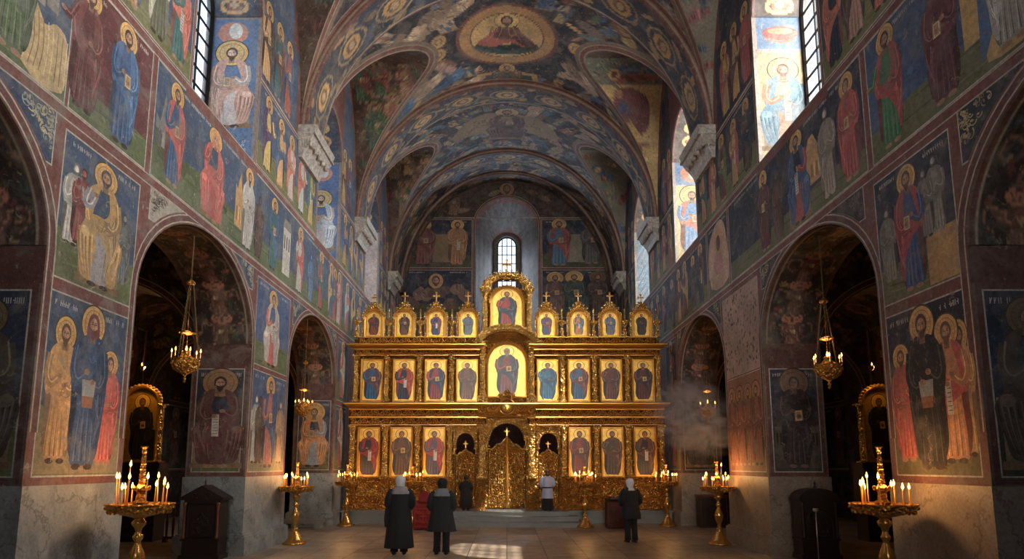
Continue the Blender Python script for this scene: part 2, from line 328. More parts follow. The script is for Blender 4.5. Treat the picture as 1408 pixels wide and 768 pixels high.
def saint(cv, cx, y0, h, tun, man, halo=GOLD, hair=BROWN, beard=1, sx=1., flip=1, pose='book', seated=False, skin=FLESH, veil=None, ha=.28, big=None, lv0=None, hr=.118, feet=True):
    if lv0 is not None: cv.lv = lv0
    if big is None: big = h * cv.det > 1.0
    old = cv.tf; cv.tf = lambda x, y: old(cx + x * h * sx * flip, y0 + y * h)
    l0 = cv.lv; dk = lambda c: mul(c, .62); lt = lambda c: mixc(mul(c, 1.22), (230, 215, 195), .2)
    if halo:
        cv.ell(.0, .9, hr + .012, (hr + .012) * 1., mul(halo, .38), 26); cv.lv += 1; cv.ell(0, .9, hr, hr, halo, 26, a=ha)
        if big:
            cv.lv += 1; cv.ring(0, .9, hr * .8, hr * .8, hr * .05, mul(halo, .7)); cv.lv += 0
            for i in range(18): a = 2 * PI * i / 18; cv.line([(hr * .55 * math.cos(a), .9 + hr * .55 * math.sin(a)), (hr * .78 * math.cos(a), .9 + hr * .78 * math.sin(a))], .004, mul(halo, .72))
    cv.lv = l0 + 3
    j = lambda p, k=.006: [(a + rnd.uniform(-k, k), b + rnd.uniform(-k, k)) for a, b in p]
    if seated:
        cv.poly([(-.2, .02), (.2, .02), (.2, .42), (-.2, .42)], mixc(BEIGE, BROWN, .4)); cv.lv += 1; cv.rect(-.22, .36, .22, .42, OCHRE); cv.rect(-.22, .0, .22, .05, mul(OCHRE, .7))
        cv.lv += 1
        low = j([(-.11, .56), (-.19, .45), (-.23, .36), (-.2, .2), (-.16, .06), (-.02, .05), (.02, .09), (.1, .04), (.17, .07), (.19, .22), (.23, .35), (.18, .46), (.11, .56)])
        cv.poly(smooth(low), man); cv.lv += 1
        cv.poly(smooth(j([(-.06, .48), (-.05, .3), (-.08, .06), (.0, .04), (.08, .05), (.05, .28), (.09, .46)])), tun); cv.lv += 1
        for x in (-.18, -.15, -.12, -.08, .08, .12, .15, .18): cv.line(smooth([(x * 1.1, .4), (x * 1.0, .25), (x * .75, .08)], 3, False), .014, lt(man), taper=True); cv.line(smooth([(x * 1.1 - .02, .38), (x * .95 - .025, .22), (x * .72 - .02, .08)], 3, False), .01, dk(man), taper=True)
        for x in (-.16, .16): cv.ell(x, .4, .045, .04, lt(man), 12)
        cv.lv += 1
    else:
        sil = j([(-.05, .82), (-.12, .79), (-.165, .7), (-.17, .55), (-.16, .42), (-.165, .22), (-.14, .09), (-.08, .06), (0, .05), (.07, .045), (.13, .08), (.16, .25), (.155, .42), (.175, .56), (.16, .7), (.12, .79), (.05, .82)])
        cv.poly(smooth(sil), dk(man) if man else dk(tun)); cv.lv += 1
        cv.poly(smooth(j([(-.06, .82), (-.11, .76), (-.12, .6), (-.1, .45), (-.115, .2), (-.125, .045), (-.04, .03), (.05, .03), (.11, .045), (.1, .3), (.1, .5), (.12, .7), (.06, .82)])), tun); cv.lv += 1
        for i in range(9):
            x = -.1 + i * .023 + rnd.uniform(-.006, .006); q = rnd.uniform(.32, .6); cc = lt(tun) if i % 2 else dk(tun)
            cv.line(smooth([(x * 1.2, .055), (x * 1.12 + rnd.uniform(-.006, .006), q * .5), (x * .85, q)], 3, False), rnd.uniform(.007, .013), cc, taper=True)
        for i in range(5): x = rnd.uniform(-.09, .07); y = rnd.uniform(.5, .72); cv.line(smooth([(x, y), (x + .03, y - .03), (x + .07, y - .01)], 3, False), .007, rnd.choice((lt(tun), dk(tun))), taper=True)
        cv.lv += 1
    if man:
        cv.poly(smooth(j([(-.04, .83), (-.12, .79), (-.165, .7), (-.18, .55), (-.15, .46), (-.11, .5), (-.09, .62), (-.06, .74)])), man)
        cv.poly(smooth(j([(.04, .83), (.12, .79), (.17, .68), (.185, .5), (.165, .34), (.15, .16), (.11, .1), (.08, .25), (.0, .4), (-.12, .47), (-.13, .55), (.0, .56), (.06, .64)])), man); cv.lv += 1
        for q in (0, .05, .1, .15):
            cv.line(smooth([(.15 - q * .3, .7 - q), (.1, .52 - q), (-.06 + q, .5 - q * .6)], 3, False), .011, lt(man) if q != .05 else dk(man), taper=True)
            cv.line(smooth([(.14 - q * .4, .5 - q * .4), (.15 - q * .3, .34), (.125 - q * .2, .14)], 3, False), .01, dk(man) if q < .06 else lt(man), taper=True)
            cv.line(smooth([(.16 - q * .9, .62 - q * .5), (.08 - q * .6, .5 - q * .3), (-.1 + q * .5, .49 - q * .2)], 3, False), .007, dk(man), taper=True); cv.line(smooth([(-.13 - q * .2, .74 - q), (-.15 - q * .1, .64 - q * .8), (-.14, .5)], 3, False), .006, rnd.choice((lt(man), dk(man))), taper=True)
            cv.line(smooth([(.165 - q * .2, .45 - q), (.15 - q * .3, .3 - q * .5), (.09, .2 - q * .4)], 3, False), .007, lt(man), taper=True)
        cv.line(smooth([(-.14, .74), (-.16, .62), (-.13, .5)], 3, False), .012, lt(man))
        cv.lv += 1
    # arms
    sl = man if man else tun
    ha_ = [(-.145, .74), (-.165, .6), (-.12, .535), (-.03, .6)]; hb = [(.14, .74), (.165, .58), (.11, .5), (.03, .54)]
    if pose == 'orans': ha_ = [(-.14, .74), (-.2, .62), (-.2, .74), (-.19, .82)]; hb = [(.14, .74), (.2, .62), (.2, .74), (.19, .82)]
    if pose == 'bless': ha_ = [(-.145, .74), (-.18, .62), (-.13, .62), (-.09, .72)]
    if pose == 'point': ha_ = [(-.145, .74), (-.2, .62), (-.22, .6), (-.27, .62)]
    cv.line(smooth(ha_, 3, False), .062, mul(tun, .9)); cv.line(smooth(hb, 3, False), .062, mul(sl, .85)); cv.lv += 1
    cv.line([(p[0] + .008, p[1] + .012) for p in smooth(ha_, 3, False)], .012, lt(tun)); cv.line([(p[0] - .008, p[1] + .012) for p in smooth(hb, 3, False)], .012, lt(sl)); cv.lv += 1
    if pose == 'book':
        cv.poly([(-.01, .49), (.075, .5), (.07, .61), (-.015, .6)], mul(OCHRE, .9)); cv.lv += 1; cv.frame(.0, .5, .06, .6, .006, (230, 215, 180))
    if pose == 'scroll': cv.poly([(-.01, .33), (.05, .33), (.055, .56), (-.005, .56)], WHITE); cv.lv += 1; [cv.line([(.0, .36 + .03 * i), (.04, .36 + .03 * i)], .006, (90, 80, 70)) for i in range(6)]
    if pose == 'box': cv.poly([(-.06, .45), (.06, .45), (.07, .55), (-.07, .55)], (150, 160, 160)); cv.poly([(-.05, .38), (.05, .38), (.06, .45), (-.06, .45)], (150, 90, 50))
    cv.lv += 1
    for p in (ha_[-1], hb[-1]): cv.ell(p[0], p[1], .028, .02, skin, 10); 
    if big:
        cv.lv += 1
        for p in (ha_[-1], hb[-1]):
            for q in range(3): cv.line([(p[0] - .005, p[1] - .01 + q * .009), (p[0] + .026, p[1] - .006 + q * .011)], .004, mul(skin, .6))
    if feet:
        fc = skin if rnd.random() < .5 else mul(BROWN, .7)
        for x in (-.06, .06): cv.ell(x, .022, .045, .02, fc, 10)
    cv.lv += 1
    cv.rect(-.028, .78, .028, .85, mul(skin, .8)); cv.lv += 1
    head(cv, 0, .895, .05, hair, beard, skin, veil, big)
    cv.tf = old; cv.lv += 1
def ghost(cv, x, y, h, c=GREY, sx=1., flip=1):
    saint(cv, x, y, h, c, mul(c, .85), halo=None, hair=mul(c, .6), skin=mul(c, 1.05), sx=sx, flip=flip, pose='none', big=False)
def hills(cv, x0, x1, y, h, col):
    n = 6; w = (x1 - x0) / n; pts = [(x0, y)]
    for i in range(n + 1): pts.append((x0 + i * w, y + h * rnd.uniform(.3, 1)))
    pts.append((x1, y)); cv.poly(pts, col); cv.lv += 1
    for i in range(n * 2): xx = x0 + (x1 - x0) * rnd.uniform(.05, .9); cv.poly([(xx, y + h * .1), (xx + w * .7, y + h * .1), (xx + w * .5, y + h * .35), (xx + w * .1, y + h * .32)], mul(col, rnd.choice((.75, 1.2))))
def building(cv, x, y, w, h, c=BEIGE):
    cv.rect(x, y, x + w, y + h, c); cv.lv += 1
    cv.poly([(x - w * .08, y + h), (x + w * 1.08, y + h), (x + w * .9, y + h * 1.2), (x + w * .1, y + h * 1.2)], mul(c, .7))
    for i in range(3):
        cv.rect(x + w * (.12 + .3 * i), y + h * .55, x + w * (.26 + .3 * i), y + h * .85, mul(c, .4))
        cv.line([(x, y + h * (.15 + .15 * i)), (x + w, y + h * (.15 + .15 * i))], w * .015, mul(c, .7))
def wing(cv, x, y, s, col, flip=1):
    for i in range(6): cv.line(smooth([(x, y), (x + flip * s * .5, y + s * (.15 + .1 * i)), (x + flip * s * (1 - .1 * i), y + s * .12 * i)], 3, False), s * .1, mul(col, .8 + .08 * i), taper=True)
def drape_blob(cv, x, y, w, h, col, rot=0):
    c, s = math.cos(rot), math.sin(rot); R = lambda p: (x + p[0] * w * c - p[1] * h * s, y + p[0] * w * s + p[1] * h * c)
    pts = [R((math.cos(2 * PI * i / 9) * rnd.uniform(.75, 1.1), math.sin(2 * PI * i / 9) * rnd.uniform(.75, 1.1))) for i in range(9)]; cv.poly(smooth(pts, 3), col)
    for i in range(6): q = rnd.uniform(-.6, .6); cv.line(smooth([R((q, .7)), R((q + rnd.uniform(-.2, .2), 0)), R((q + rnd.uniform(-.4, .4), -.7))], 3, False), .05, mul(col, rnd.choice((.6, 1.3))), taper=True)
def panel(cv, x0, y0, x1, y1, sky=BLUE, ground=GREEN, gh=.3, bw=.1, text=True, border=BRICK):
    cv.lv = 1; cv.rect(x0 - bw, y0 - bw, x1 + bw, y1 + bw, border); cv.lv = 2; cv.rect(x0 - .022, y0 - .022, x1 + .022, y1 + .022, (196, 186, 172))
    cv.lv = 3; cv.rect(x0, y0, x1, y1, sky); cv.lv = 4
    h = y1 - y0; cv.poly([(x0, y0), (x1, y0), (x1, y0 + h * gh * .9)] + [(x1 + (x0 - x1) * i / 5, y0 + h * gh * rnd.uniform(.85, 1.15)) for i in range(1, 5)] + [(x0, y0 + h * gh)], ground)
    cv.lv = 5
    for i in range(7): yy = y0 + h * gh * rnd.uniform(.1, .9); xx = x0 + (x1 - x0) * rnd.uniform(0, .7); cv.line([(xx, yy), (xx + (x1 - x0) * .25, yy + h * .02)], .02, mul(ground, rnd.choice((.7, 1.2))))
    for i in range(9):
        xx = x0 + (x1 - x0) * rnd.uniform(.06, .94); yy = y0 + h * rnd.uniform(gh + .08, .93); q = rnd.uniform(.04, .12)
        cv.poly(smooth([(max(x0, xx - q), yy), (xx, min(y1, yy + q * .8)), (min(x1, xx + q), yy), (xx, yy - q * .7)], 3), mul(sky, rnd.choice((.82, 1.18))))
    cv.lv = 8
    if text:
        t = min(.075, h * .034)
        cv.inscription(x0 + (x1 - x0) * .06, y1 - t * 2.1, (x1 - x0) * .26, t); cv.inscription(x0 + (x1 - x0) * .68, y1 - t * 2.1, (x1 - x0) * .26, t)
    cv.lv = 9
def arabesque(cv, x0, y0, x1, y1, c1, c2, n=30, inside=None):
    for i in range(n):
        x = rnd.uniform(x0, x1); y = rnd.uniform(y0, y1); r = rnd.uniform(.03, .1)
        if inside and not inside(x, y): continue
        a0 = rnd.uniform(0, 6.28); cv.line([(x + r * (1 - q * .12) * math.cos(a0 + q * .55), y + r * (1 - q * .12) * math.sin(a0 + q * .55)) for q in range(7)], .022, rnd.choice((c1, c2)), taper=True)
        cv.ell(x, y, r * .4, r * .2, rnd.choice((c1, c2)), 8, rot=a0)
EPS = .00012
def stamp(mb, cv, fn, m=0):
    """lay the painting into the wall's mesh; fn(u, v, lift)"""
    n = len(cv.P); B = np.array([[min(p[0] for p in q[0]), max(p[0] for p in q[0]), min(p[1] for p in q[0]), max(p[1] for p in q[0])] for q in cv.P]); grp = {}
    for i, g in enumerate(cv.G): grp.setdefault(g, []).append(i)
    order = sorted(grp.values(), key=lambda ii: (cv.P[ii[0]][2], ii[0])); D = np.empty((n, 4)); LV = np.zeros(n); k = 0
    for ii in order:
        x0, y0 = B[ii, 0].min(), B[ii, 2].min(); x1, y1 = B[ii, 1].max(), B[ii, 3].max(); d = D[:k]
        hit = (d[:, 0] < x1) & (d[:, 1] > x0) & (d[:, 2] < y1) & (d[:, 3] > y0)
        lv = 1 + (LV[:k][hit].max() if hit.any() else 0)
        for i in ii:
            D[k] = B[i]; LV[k] = lv; k += 1; pts, c, _ = cv.P[i]; mb.face([fn(p[0], p[1], .0006 + lv * EPS) for p in pts], c, m)
def raster(cv, U, V, base):
    col = np.tile(np.array(base, dtype=np.float32), (U.size, 1)); nc = U.shape[1]; rv = -V[:, 0] if np.ptp(V, axis=1).max() < 1e-6 and np.all(np.diff(-V[:, 0]) > 0) else None; U = U.ravel(); V = V.ravel()
    for pts, c, lv in cv.P:
        xs = [p[0] for p in pts]; ys = [p[1] for p in pts]
        if rv is not None:
            r0, r1 = np.searchsorted(rv, -max(ys)), np.searchsorted(rv, -min(ys), 'right'); a0 = r0 * nc; us = U[a0:r1 * nc]; idx = a0 + np.nonzero((us >= min(xs)) & (us <= max(xs)))[0]
        else: idx = np.nonzero((U >= min(xs)) & (U <= max(xs)) & (V >= min(ys)) & (V <= max(ys)))[0]
        if not len(idx): continue
        u, v = U[idx], V[idx]; ins = np.zeros(len(idx), bool); n = len(pts)
        for i in range(n):
            x1, y1 = pts[i]; x2, y2 = pts[(i + 1) % n]
            if y1 == y2: continue
            cr = ((y1 > v) != (y2 > v)) & (u < (x2 - x1) * (v - y1) / (y2 - y1) + x1); ins ^= cr
        col[idx[ins]] = c
    return col
def grid_object(name, Pn, colors, mat, parent=None):
    """Pn: (a,b,3) points, colors (a*b,4) per vertex"""
    a, b, _ = Pn.shape; me = bpy.data.meshes.new(name); me.vertices.add(a * b); me.vertices.foreach_set('co', Pn.astype(np.float32).ravel())
    i = np.arange(a - 1)[:, None] * b + np.arange(b - 1)[None, :]; q = np.stack([i, i + 1, i + b + 1, i + b], -1).reshape(-1, 4); nf = len(q)
    me.loops.add(nf * 4); me.loops.foreach_set('vertex_index', q.ravel().astype(np.int32)); me.polygons.add(nf)
    me.polygons.foreach_set('loop_start', (np.arange(nf) * 4).astype(np.int32)); me.polygons.foreach_set('loop_total', np.full(nf, 4, np.int32)); me.polygons.foreach_set('use_smooth', np.ones(nf, bool))
    me.materials.append(mat); me.update(calc_edges=True)
    at = me.color_attributes.new('Col', 'FLOAT_COLOR', 'POINT'); at.data.foreach_set('color', colors.astype(np.float32).ravel())
    o = bpy.data.objects.new(name, me); C.objects.link(o)
    if parent is not None: o.parent = parent
    return o
# ------------------------------------------------------------------ architecture
ZS = 11.0; YEND = 34.9; YB = -8.0
ARCH = [(-2.4, 2.0), (3.4, 7.8), (9.8, 14.4), (16.95, 21.6)]
AZ, AR = 4.6, 1.7
WINS = [(3.4, 6.4), (11.0, 13.95), (18.8, 21.35), (25.45, 28.2)]  # first pair is out of view, added to bring in light
BAYS = [(2.2, 8.2), (9.9, 16.9), (18.6, 23.6), (25.2, 30.5)]
RIBS = [(8.2, 9.9), (16.9, 18.5), (23.6, 25.1), (30.5, 31.8)]
BP = 5.0
def bax(Y): return 5.7 + 1.2 * min(1, max(0, (Y - 24) / 10.9))
def pen(Y):
    for a, b in BAYS:
        if a < Y < b: c = (a + b) / 2; h = (b - a) / 2; return ZS + BP * math.sqrt(max(0, 1 - ((Y - c) / h) ** 2))
    return ZS
class Op:
    def __init__(s, y0, y1, z0, zs, rise): s.y0, s.y1, s.z0, s.zs, s.r = y0, y1, z0, zs, rise
    def top(s, y): c = (s.y0 + s.y1) / 2; h = (s.y1 - s.y0) / 2; return s.zs + s.r * math.sqrt(max(0, 1 - ((y - c) / h) ** 2))
    def samples(s, n=24): c = (s.y0 + s.y1) / 2; h = (s.y1 - s.y0) / 2; return [c - h * math.cos(PI * i / n) for i in range(n + 1)]
    def outline(s, n=24): return [(s.y0, s.z0), (s.y0, (s.z0 + s.zs) / 2)] + [(y, s.top(y)) for y in s.samples(n)] + [(s.y1, (s.z0 + s.zs) / 2), (s.y1, s.z0)]
def slab(mb, P, c0, c1, s0, s1, ops, ztop, col, colr, extra=(), sill=True, back=True, z0=0.):
    """wall between the planes c0 (seen) and c1; P(c, s, z) -> point"""
    br = set([s0, s1]) | set(e for e in extra if s0 < e < s1)
    for o in ops: br |= set(y for y in o.samples() if s0 <= y <= s1)
    br = sorted(br)
    for a, b in zip(br[:-1], br[1:]):
        if b - a < 1e-6: continue
        m = (a + b) / 2; act = sorted([o for o in ops if o.y0 < m < o.y1], key=lambda o: o.z0)
        lo = (z0, z0); segs = []
        for o in act:
            if o.z0 > lo[0] + 1e-4: segs.append((lo, (o.z0, o.z0)))
            lo = (o.top(a), o.top(b))
        segs.append((lo, (ztop(a), ztop(b))))
        for (l0, l1), (h0, h1) in segs:
            if h0 - l0 < 1e-4 and h1 - l1 < 1e-4: continue
            for c in ((c0, c1) if back else (c0,)): mb.face([P(c, a, l0), P(c, b, l1), P(c, b, h1), P(c, a, h0)], col)
    for o in ops:
        ol = o.outline()
        for p, q in zip(ol[:-1], ol[1:]): mb.face([P(c0, *p), P(c0, *q), P(c1, *q), P(c1, *p)], colr)
        if o.z0 > z0: mb.face([P(c0, o.y0, o.z0), P(c0, o.y1, o.z0), P(c1, o.y1, o.z0), P(c1, o.y0, o.z0)], colr)
def edge_band(cv, ol, w, col, wl=.025, off=.0):
    """painted band round an opening's outline, outside of it"""
    n = len(ol); cx = sum(p[0] for p in ol) / n; out = []
    nr = []
    for k in range(n):
        a = ol[max(k - 1, 0)]; b = ol[min(k + 1, n - 1)]; dx, dy = b[0] - a[0], b[1] - a[1]; d = math.hypot(dx, dy) or 1; nr.append((-dy / d, dx / d))
    def o(k, q): return (ol[k][0] + nr[k][0] * q, ol[k][1] + nr[k][1] * q)
    for k in range(n - 1):
        cv.poly([o(k, off), o(k + 1, off), o(k + 1, off + w), o(k, off + w)], col, 12)
        for q in (off + w, off + .03): cv.poly([o(k, q), o(k + 1, q), o(k + 1, q + wl), o(k, q + wl)], (188, 172, 152), 13)
def fy(x, z): return ((5130. / abs(x - PX)) - (z - EYE) * ST) / CT
# ---- long friezes on the nave walls
def spandrel(cv, o, y_edge, side, c1, c2, base):
    """corner between arch curve, pier edge and the band above; side -1 = small Y side of the arch"""
    h = (o.y1 - o.y0) / 2; c = (o.y0 + o.y1) / 2; pts = []
    for i in range(13):
        t = PI * .5 * i / 12 * .86; y = c + side * (h + .22) * math.cos(t); z = o.zs + (o.r + .2) * math.sin(t)
        pts.append((y, z))
    pts = [p for p in pts if p[1] < 6.32 and (p[0] - y_edge) * side < -.02]
    pts.append((pts[-1][0], 6.36)); pts.append((y_edge, 6.36)); pts.append((y_edge, pts[0][1]))
    cv.lv = 6; cv.poly(pts, (196, 186, 172)); cv.lv = 7
    mx = sum(p[0] for p in pts) / len(pts); mz = sum(p[1] for p in pts) / len(pts)
    cv.poly([(p[0] + (mx - p[0]) * .04, p[1] + (mz - p[1]) * .05) for p in pts], base); cv.lv = 8
    def ins(x, z): return z > o.zs + (o.r + .36) * math.sqrt(max(0, 1 - ((x - c) / (h + .36)) ** 2)) or abs(x - c) > h + .36
    ya, yb = sorted((pts[-3][0], y_edge)); arabesque(cv, ya + .08, 4.7, yb - .04, 6.28, c1, c2, 420, ins)
def people_strip(cv, y0, y1, z, h, n, halo=True, pal=None, flip=1, sx=1.):
    pal = pal or [(RED, ROBEB), (ROBEB, OCHRE), (WHITE, MAROON), (OCHRE, TEAL), (MAROON, GREEN), (TEAL, RED), (WHITE, ORANGE), (PURPLE, GOLD)]
    for i in range(n):
        y = y0 + (y1 - y0) * (i + .5) / n + rnd.uniform(-.06, .06); a, b = rnd.choice(pal)
        if rnd.random() < .5: a, b = b, a
        saint(cv, y, z, h * rnd.uniform(.94, 1.03), jit(a, 14), jit(b, 14), halo=GOLD if halo else None, pose=rnd.choice(('book', 'scroll', 'bless', 'point')), beard=rnd.choice((0, 1, 2)), flip=rnd.choice((-1, 1)), sx=sx, lv0=14 + (i % 2) * 26)
ops_nave = [Op(a, b, 0, AZ, AR) for a, b in ARCH] + [Op(a, b, 8.6, 12.25, 1.25) for a, b in WINS]
def nave_canvas(side):
    cv = Canvas(det=1.); Lf = side < 0
    # ---------------- tall bands: frames first
    def band(z0, z1, cuts, skies, ground=GREEN, gh=.26):
        for (a, b), sk in zip(cuts, skies): panel(cv, a, z0, b, z1, sk, ground, gh, bw=.06)
    # band 2 (z 6.5..8.5)
    if Lf:
        band(6.52, 8.48, [(4.2, fy(92, 7)), (fy(92, 7) + .1, 9.72), (9.9, 21.85), (22.0, 34.8)], [BLUE, MAROON, BLUE, BLUE])
        A0, A1 = fy(34, 7.2), fy(90, 7.2); cv.lv = 10; building(cv, A0 + .06, 7.5, .24, .7, (168, 158, 146)); building(cv, A0 + .33, 7.55, .2, .6, (150, 140, 130)); cv.lv = 12; cv.poly(smooth([(A0, 6.62), (A1, 6.6), (A1 + .02, 7.3), (A1 - .2, 7.42), (A1 - .4, 7.3), (A0, 7.62)], 3), (206, 170, 106)); cv.lv = 13
        for i in range(9): cv.line(smooth([(A0 + .03 + i * .09, 7.4 - .01 * i), (A0 + .1 + i * .08, 7.0), (A0 + .03 + i * .09, 6.66)], 3, False), .014, rnd.choice(((140, 106, 62), (232, 206, 150))))
        saint(cv, fy(18, 7.2), 6.6, 1.95, (90, 112, 70), (70, 92, 60), pose='none', lv0=14)
        pass
        saint(cv, fy(118, 7.3), 6.6, 1.86, MAROON, (128, 52, 50), pose='point', lv0=14, beard=2)
        saint(cv, fy(170, 7.3), 6.56, 1.9, (34, 84, 140), (44, 104, 160), pose='book', lv0=40, hair=(70, 44, 40))
        cv.lv = 10; hills(cv, 9.95, 10.7, 7.0, 1.1, GREY); cv.lv = 10; hills(cv, 9.95, 13.8, 6.9, .5, mul(GREEN, .9))
        saint(cv, fy(240, 7.4), 6.6, 1.82, ROBEB, (204, 52, 30), lv0=14, beard=2)
        saint(cv, fy(293, 7.3), 6.56, 1.84, (190, 48, 34), (206, 58, 34), seated=True, lv0=40, beard=0, veil=(206, 120, 60), sx=1.25, pose='bless')
        cv.lv = 12; hills(cv, fy(322, 7), fy(335, 7), 6.9, 1.3, OCHRE)
        saint(cv, fy(341, 7.4), 6.56, 1.84, WHITE, (196, 190, 184), pose='scroll', lv0=14, beard=2); ghost(cv, fy(356, 7.4), 6.6, 1.5, BROWN)
        saint(cv, fy(376, 7.4), 6.6, 1.78, TEAL, (36, 92, 140), lv0=14)
        building(cv, fy(388, 7), 6.75, .55, 1.2, WHITE)
        saint(cv, fy(412, 7.4), 6.56, 1.84, WHITE, (200, 60, 40), pose='bless', lv0=14)
        saint(cv, fy(441, 7.4), 6.6, 1.8, RED, TEAL, lv0=40); ghost(cv, fy(427, 7.3), 6.6, 1.45, SKYB)
        people_strip(cv, fy(452, 7.4), 21.8, 6.6, 1.75, 3)
        people_strip(cv, 22.2, 34.6, 6.6, 1.75, 12)
    else:
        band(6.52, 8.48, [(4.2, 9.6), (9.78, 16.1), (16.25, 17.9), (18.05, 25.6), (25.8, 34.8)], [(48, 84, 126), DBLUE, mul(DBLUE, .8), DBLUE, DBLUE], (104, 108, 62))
        cv.lv = 10; cv.poly([(5.2, 7.0), (7.5, 7.0), (7.5, 8.45), (7.0, 8.45), (6.3, 7.7)], (210, 160, 60)); cv.lv = 12; cv.poly([(6.75, 6.7), (7.25, 6.7), (7.2, 8.0), (6.7, 7.6)], (50, 100, 150)); cv.lv = 13; cv.poly(smooth([(6.45, 6.62), (7.15, 6.62), (7.0, 7.0), (6.9, 7.25), (6.6, 7.3)], 3), (206, 160, 66)); cv.lv = 10; cv.poly([(5.0, 6.7), (6.0, 6.7), (6.4, 7.25), (6.2, 7.5), (5.3, 7.2)], OCHRE)
        saint(cv, fy(1385, 7.4), 6.6, 1.9, (168, 160, 150), (186, 180, 172), halo=None, lv0=14, pose='scroll')
        saint(cv, fy(1295, 7.3), 6.58, 1.9, (96, 34, 44), (112, 44, 52), lv0=14, pose='book', beard=1, hair=(70, 40, 44))
        saint(cv, fy(1223, 7.3), 6.58, 1.88, (40, 124, 72), (170, 34, 32), lv0=40, pose='point', flip=-1, hair=(70, 40, 44))
        cv.lv = 11; cv.poly([(9.8, 7.2), (9.9, 8.0), (10.2, 8.1), (10.6, 7.4), (10.6, 6.9), (9.8, 6.9)], (96, 34, 38))
        saint(cv, fy(1168, 7.3), 6.58, 1.84, (176, 40, 30), (186, 52, 36), lv0=14, pose='book', beard=0)
        ghost(cv, fy(1138, 7.3), 6.6, 1.72, (180, 164, 146)); cv.lv = 11; hills(cv, 11.1, 12.2, 7.1, 1.1, OCHRE)
        saint(cv, fy(1098, 7.2), 6.56, 1.86, (172, 44, 36), (34, 84, 140), seated=True, lv0=40, sx=1.2, pose='scroll')
        saint(cv, fy(1052, 7.2), 6.58, 1.8, MAROON, BROWN, lv0=14); ghost(cv, fy(1070, 7.2), 6.6, 1.5, mul(BROWN, 1.1))
        cv.lv = 10; cv.poly(smooth([(16.3, 6.7), (17.7, 6.75), (17.8, 7.9), (17.2, 8.4), (16.6, 8.35), (16.35, 7.8)], 3), (206, 160, 124)); cv.lv = 12; cv.ell(17.0, 7.9, .32, .36, OCHRE); cv.lv = 13; cv.ell(17.0, 7.85, .16, .22, BROWN); cv.lv = 14; cv.ell(17.05, 7.3, .35, .3, PINK)
        people_strip(cv, 18.2, 22.4, 6.6, 1.74, 5, pal=[(MAROON, BROWN), (BROWN, DBLUE), (RED, BLACK), (OCHRE, MAROON), (WHITE, PINK)])
        people_strip(cv, 22.6, 34.6, 6.6, 1.74, 12, pal=[(MAROON, BROWN), (BROWN, DBLUE), (RED, BLACK)])
    # band 3 (z 8.7..10.75) between the windows
    wins = WINS; edges = [2.0] + [e for w in wins for e in w] + [34.8]
    for i in range(0, len(edges), 2):
        a, b = edges[i] + .12, edges[i + 1] - .12
        if b - a < .5 or b < 6: continue
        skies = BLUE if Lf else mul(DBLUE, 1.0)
        panel(cv, a, 8.72, b, 10.7, skies, (120, 120, 62), .3, bw=.05)
        if Lf and i == 2: people_strip(cv, 6.6, 10.8, 8.8, 1.8, 6, pal=[((30, 90, 150), OCHRE), (RED, TEAL), (WHITE, GREEN), (TEAL, ORANGE)])
        elif not Lf and i == 2: people_strip(cv, 6.6, 10.8, 8.8, 1.8, 6, pal=[(BROWN, PINK), ((30, 80, 140), RED), (MAROON, BROWN), (ORANGE, DBLUE)])
        else: people_strip(cv, a + .15, b - .15, 8.8, 1.8, max(3, int((b - a) / .85)), pal=None if Lf else [(TEAL, OCHRE), (ORANGE, BROWN), (GREEN, MAROON), (RED, OCHRE), (BROWN, DBLUE)])
        # band 4 above
        za = 10.85
        cv.lv = 3
        for yy in np.arange(a, b, .5):
            y2 = min(b, yy + .5); zt = min(pen(yy + .01), pen(y2 - .01)) - .1
            if zt > za + .3: cv.rect(yy, za, y2, zt, skies, 3)
        for yy in np.arange(a + .3, b - .2, .75):
            zt = min(pen(yy - .25), pen(yy + .25)) - .15
            if zt > za + 1.3:
                hh = min(zt - za, 2.0); saint(cv, yy, za + .05, hh, jit(rnd.choice((RED, OCHRE, TEAL, MAROON)), 12), jit(rnd.choice((ROBEB, RED, BROWN)), 12), lv0=14)
        cv.lv = 5; cv.line([(a, 10.8), (b, 10.8)], .05, (190, 176, 156), 60)
    # horizontal red bands with white lines
    for z in (6.42, 8.6):
        cv.rect(2., z - .1, 34.8, z + .07, BRICK, 50)
        for q in (-.1, .05): cv.rect(2., z + q, 34.8, z + q + .022, (188, 174, 156), 51)
    for w in ops_nave[4:]:
        edge_band(cv, w.outline(), .1, BRICK, .02)
        cv.rect(w.y0 - .2, 8.42, w.y1 + .2, 8.6, BRICK, 53)
    for z in (1.66,): cv.rect(2., z - .02, 34.8, z + .1, BRICK, 2) if False else None
    # arches
    for k, o in enumerate(ops_nave[1:4]):
        edge_band(cv, [p for p in o.outline() if p[1] > 0], .15, mul(BRICK, .85))
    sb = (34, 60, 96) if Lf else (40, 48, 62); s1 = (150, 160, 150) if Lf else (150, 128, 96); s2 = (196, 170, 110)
    o1, o2, o3 = ops_nave[1:4]
    spandrel(cv, o1, 7.75, 1, s1, s2, sb)
    spandrel(cv, o2, 9.95, -1, (120, 100, 84), (70, 60, 56), (184, 172, 156) if Lf else (44, 44, 48)); spandrel(cv, o2, 14.25, 1, s1, s2, sb)
    spandrel(cv, o3, 17.05, -1, s1, s2, sb); spandrel(cv, o3, 21.5, 1, s1, s2, sb)
    # ---------------- pier panels
    def pp(a, b): return (a + .16, b - .16)
    x0, x1 = 7.95, 9.65
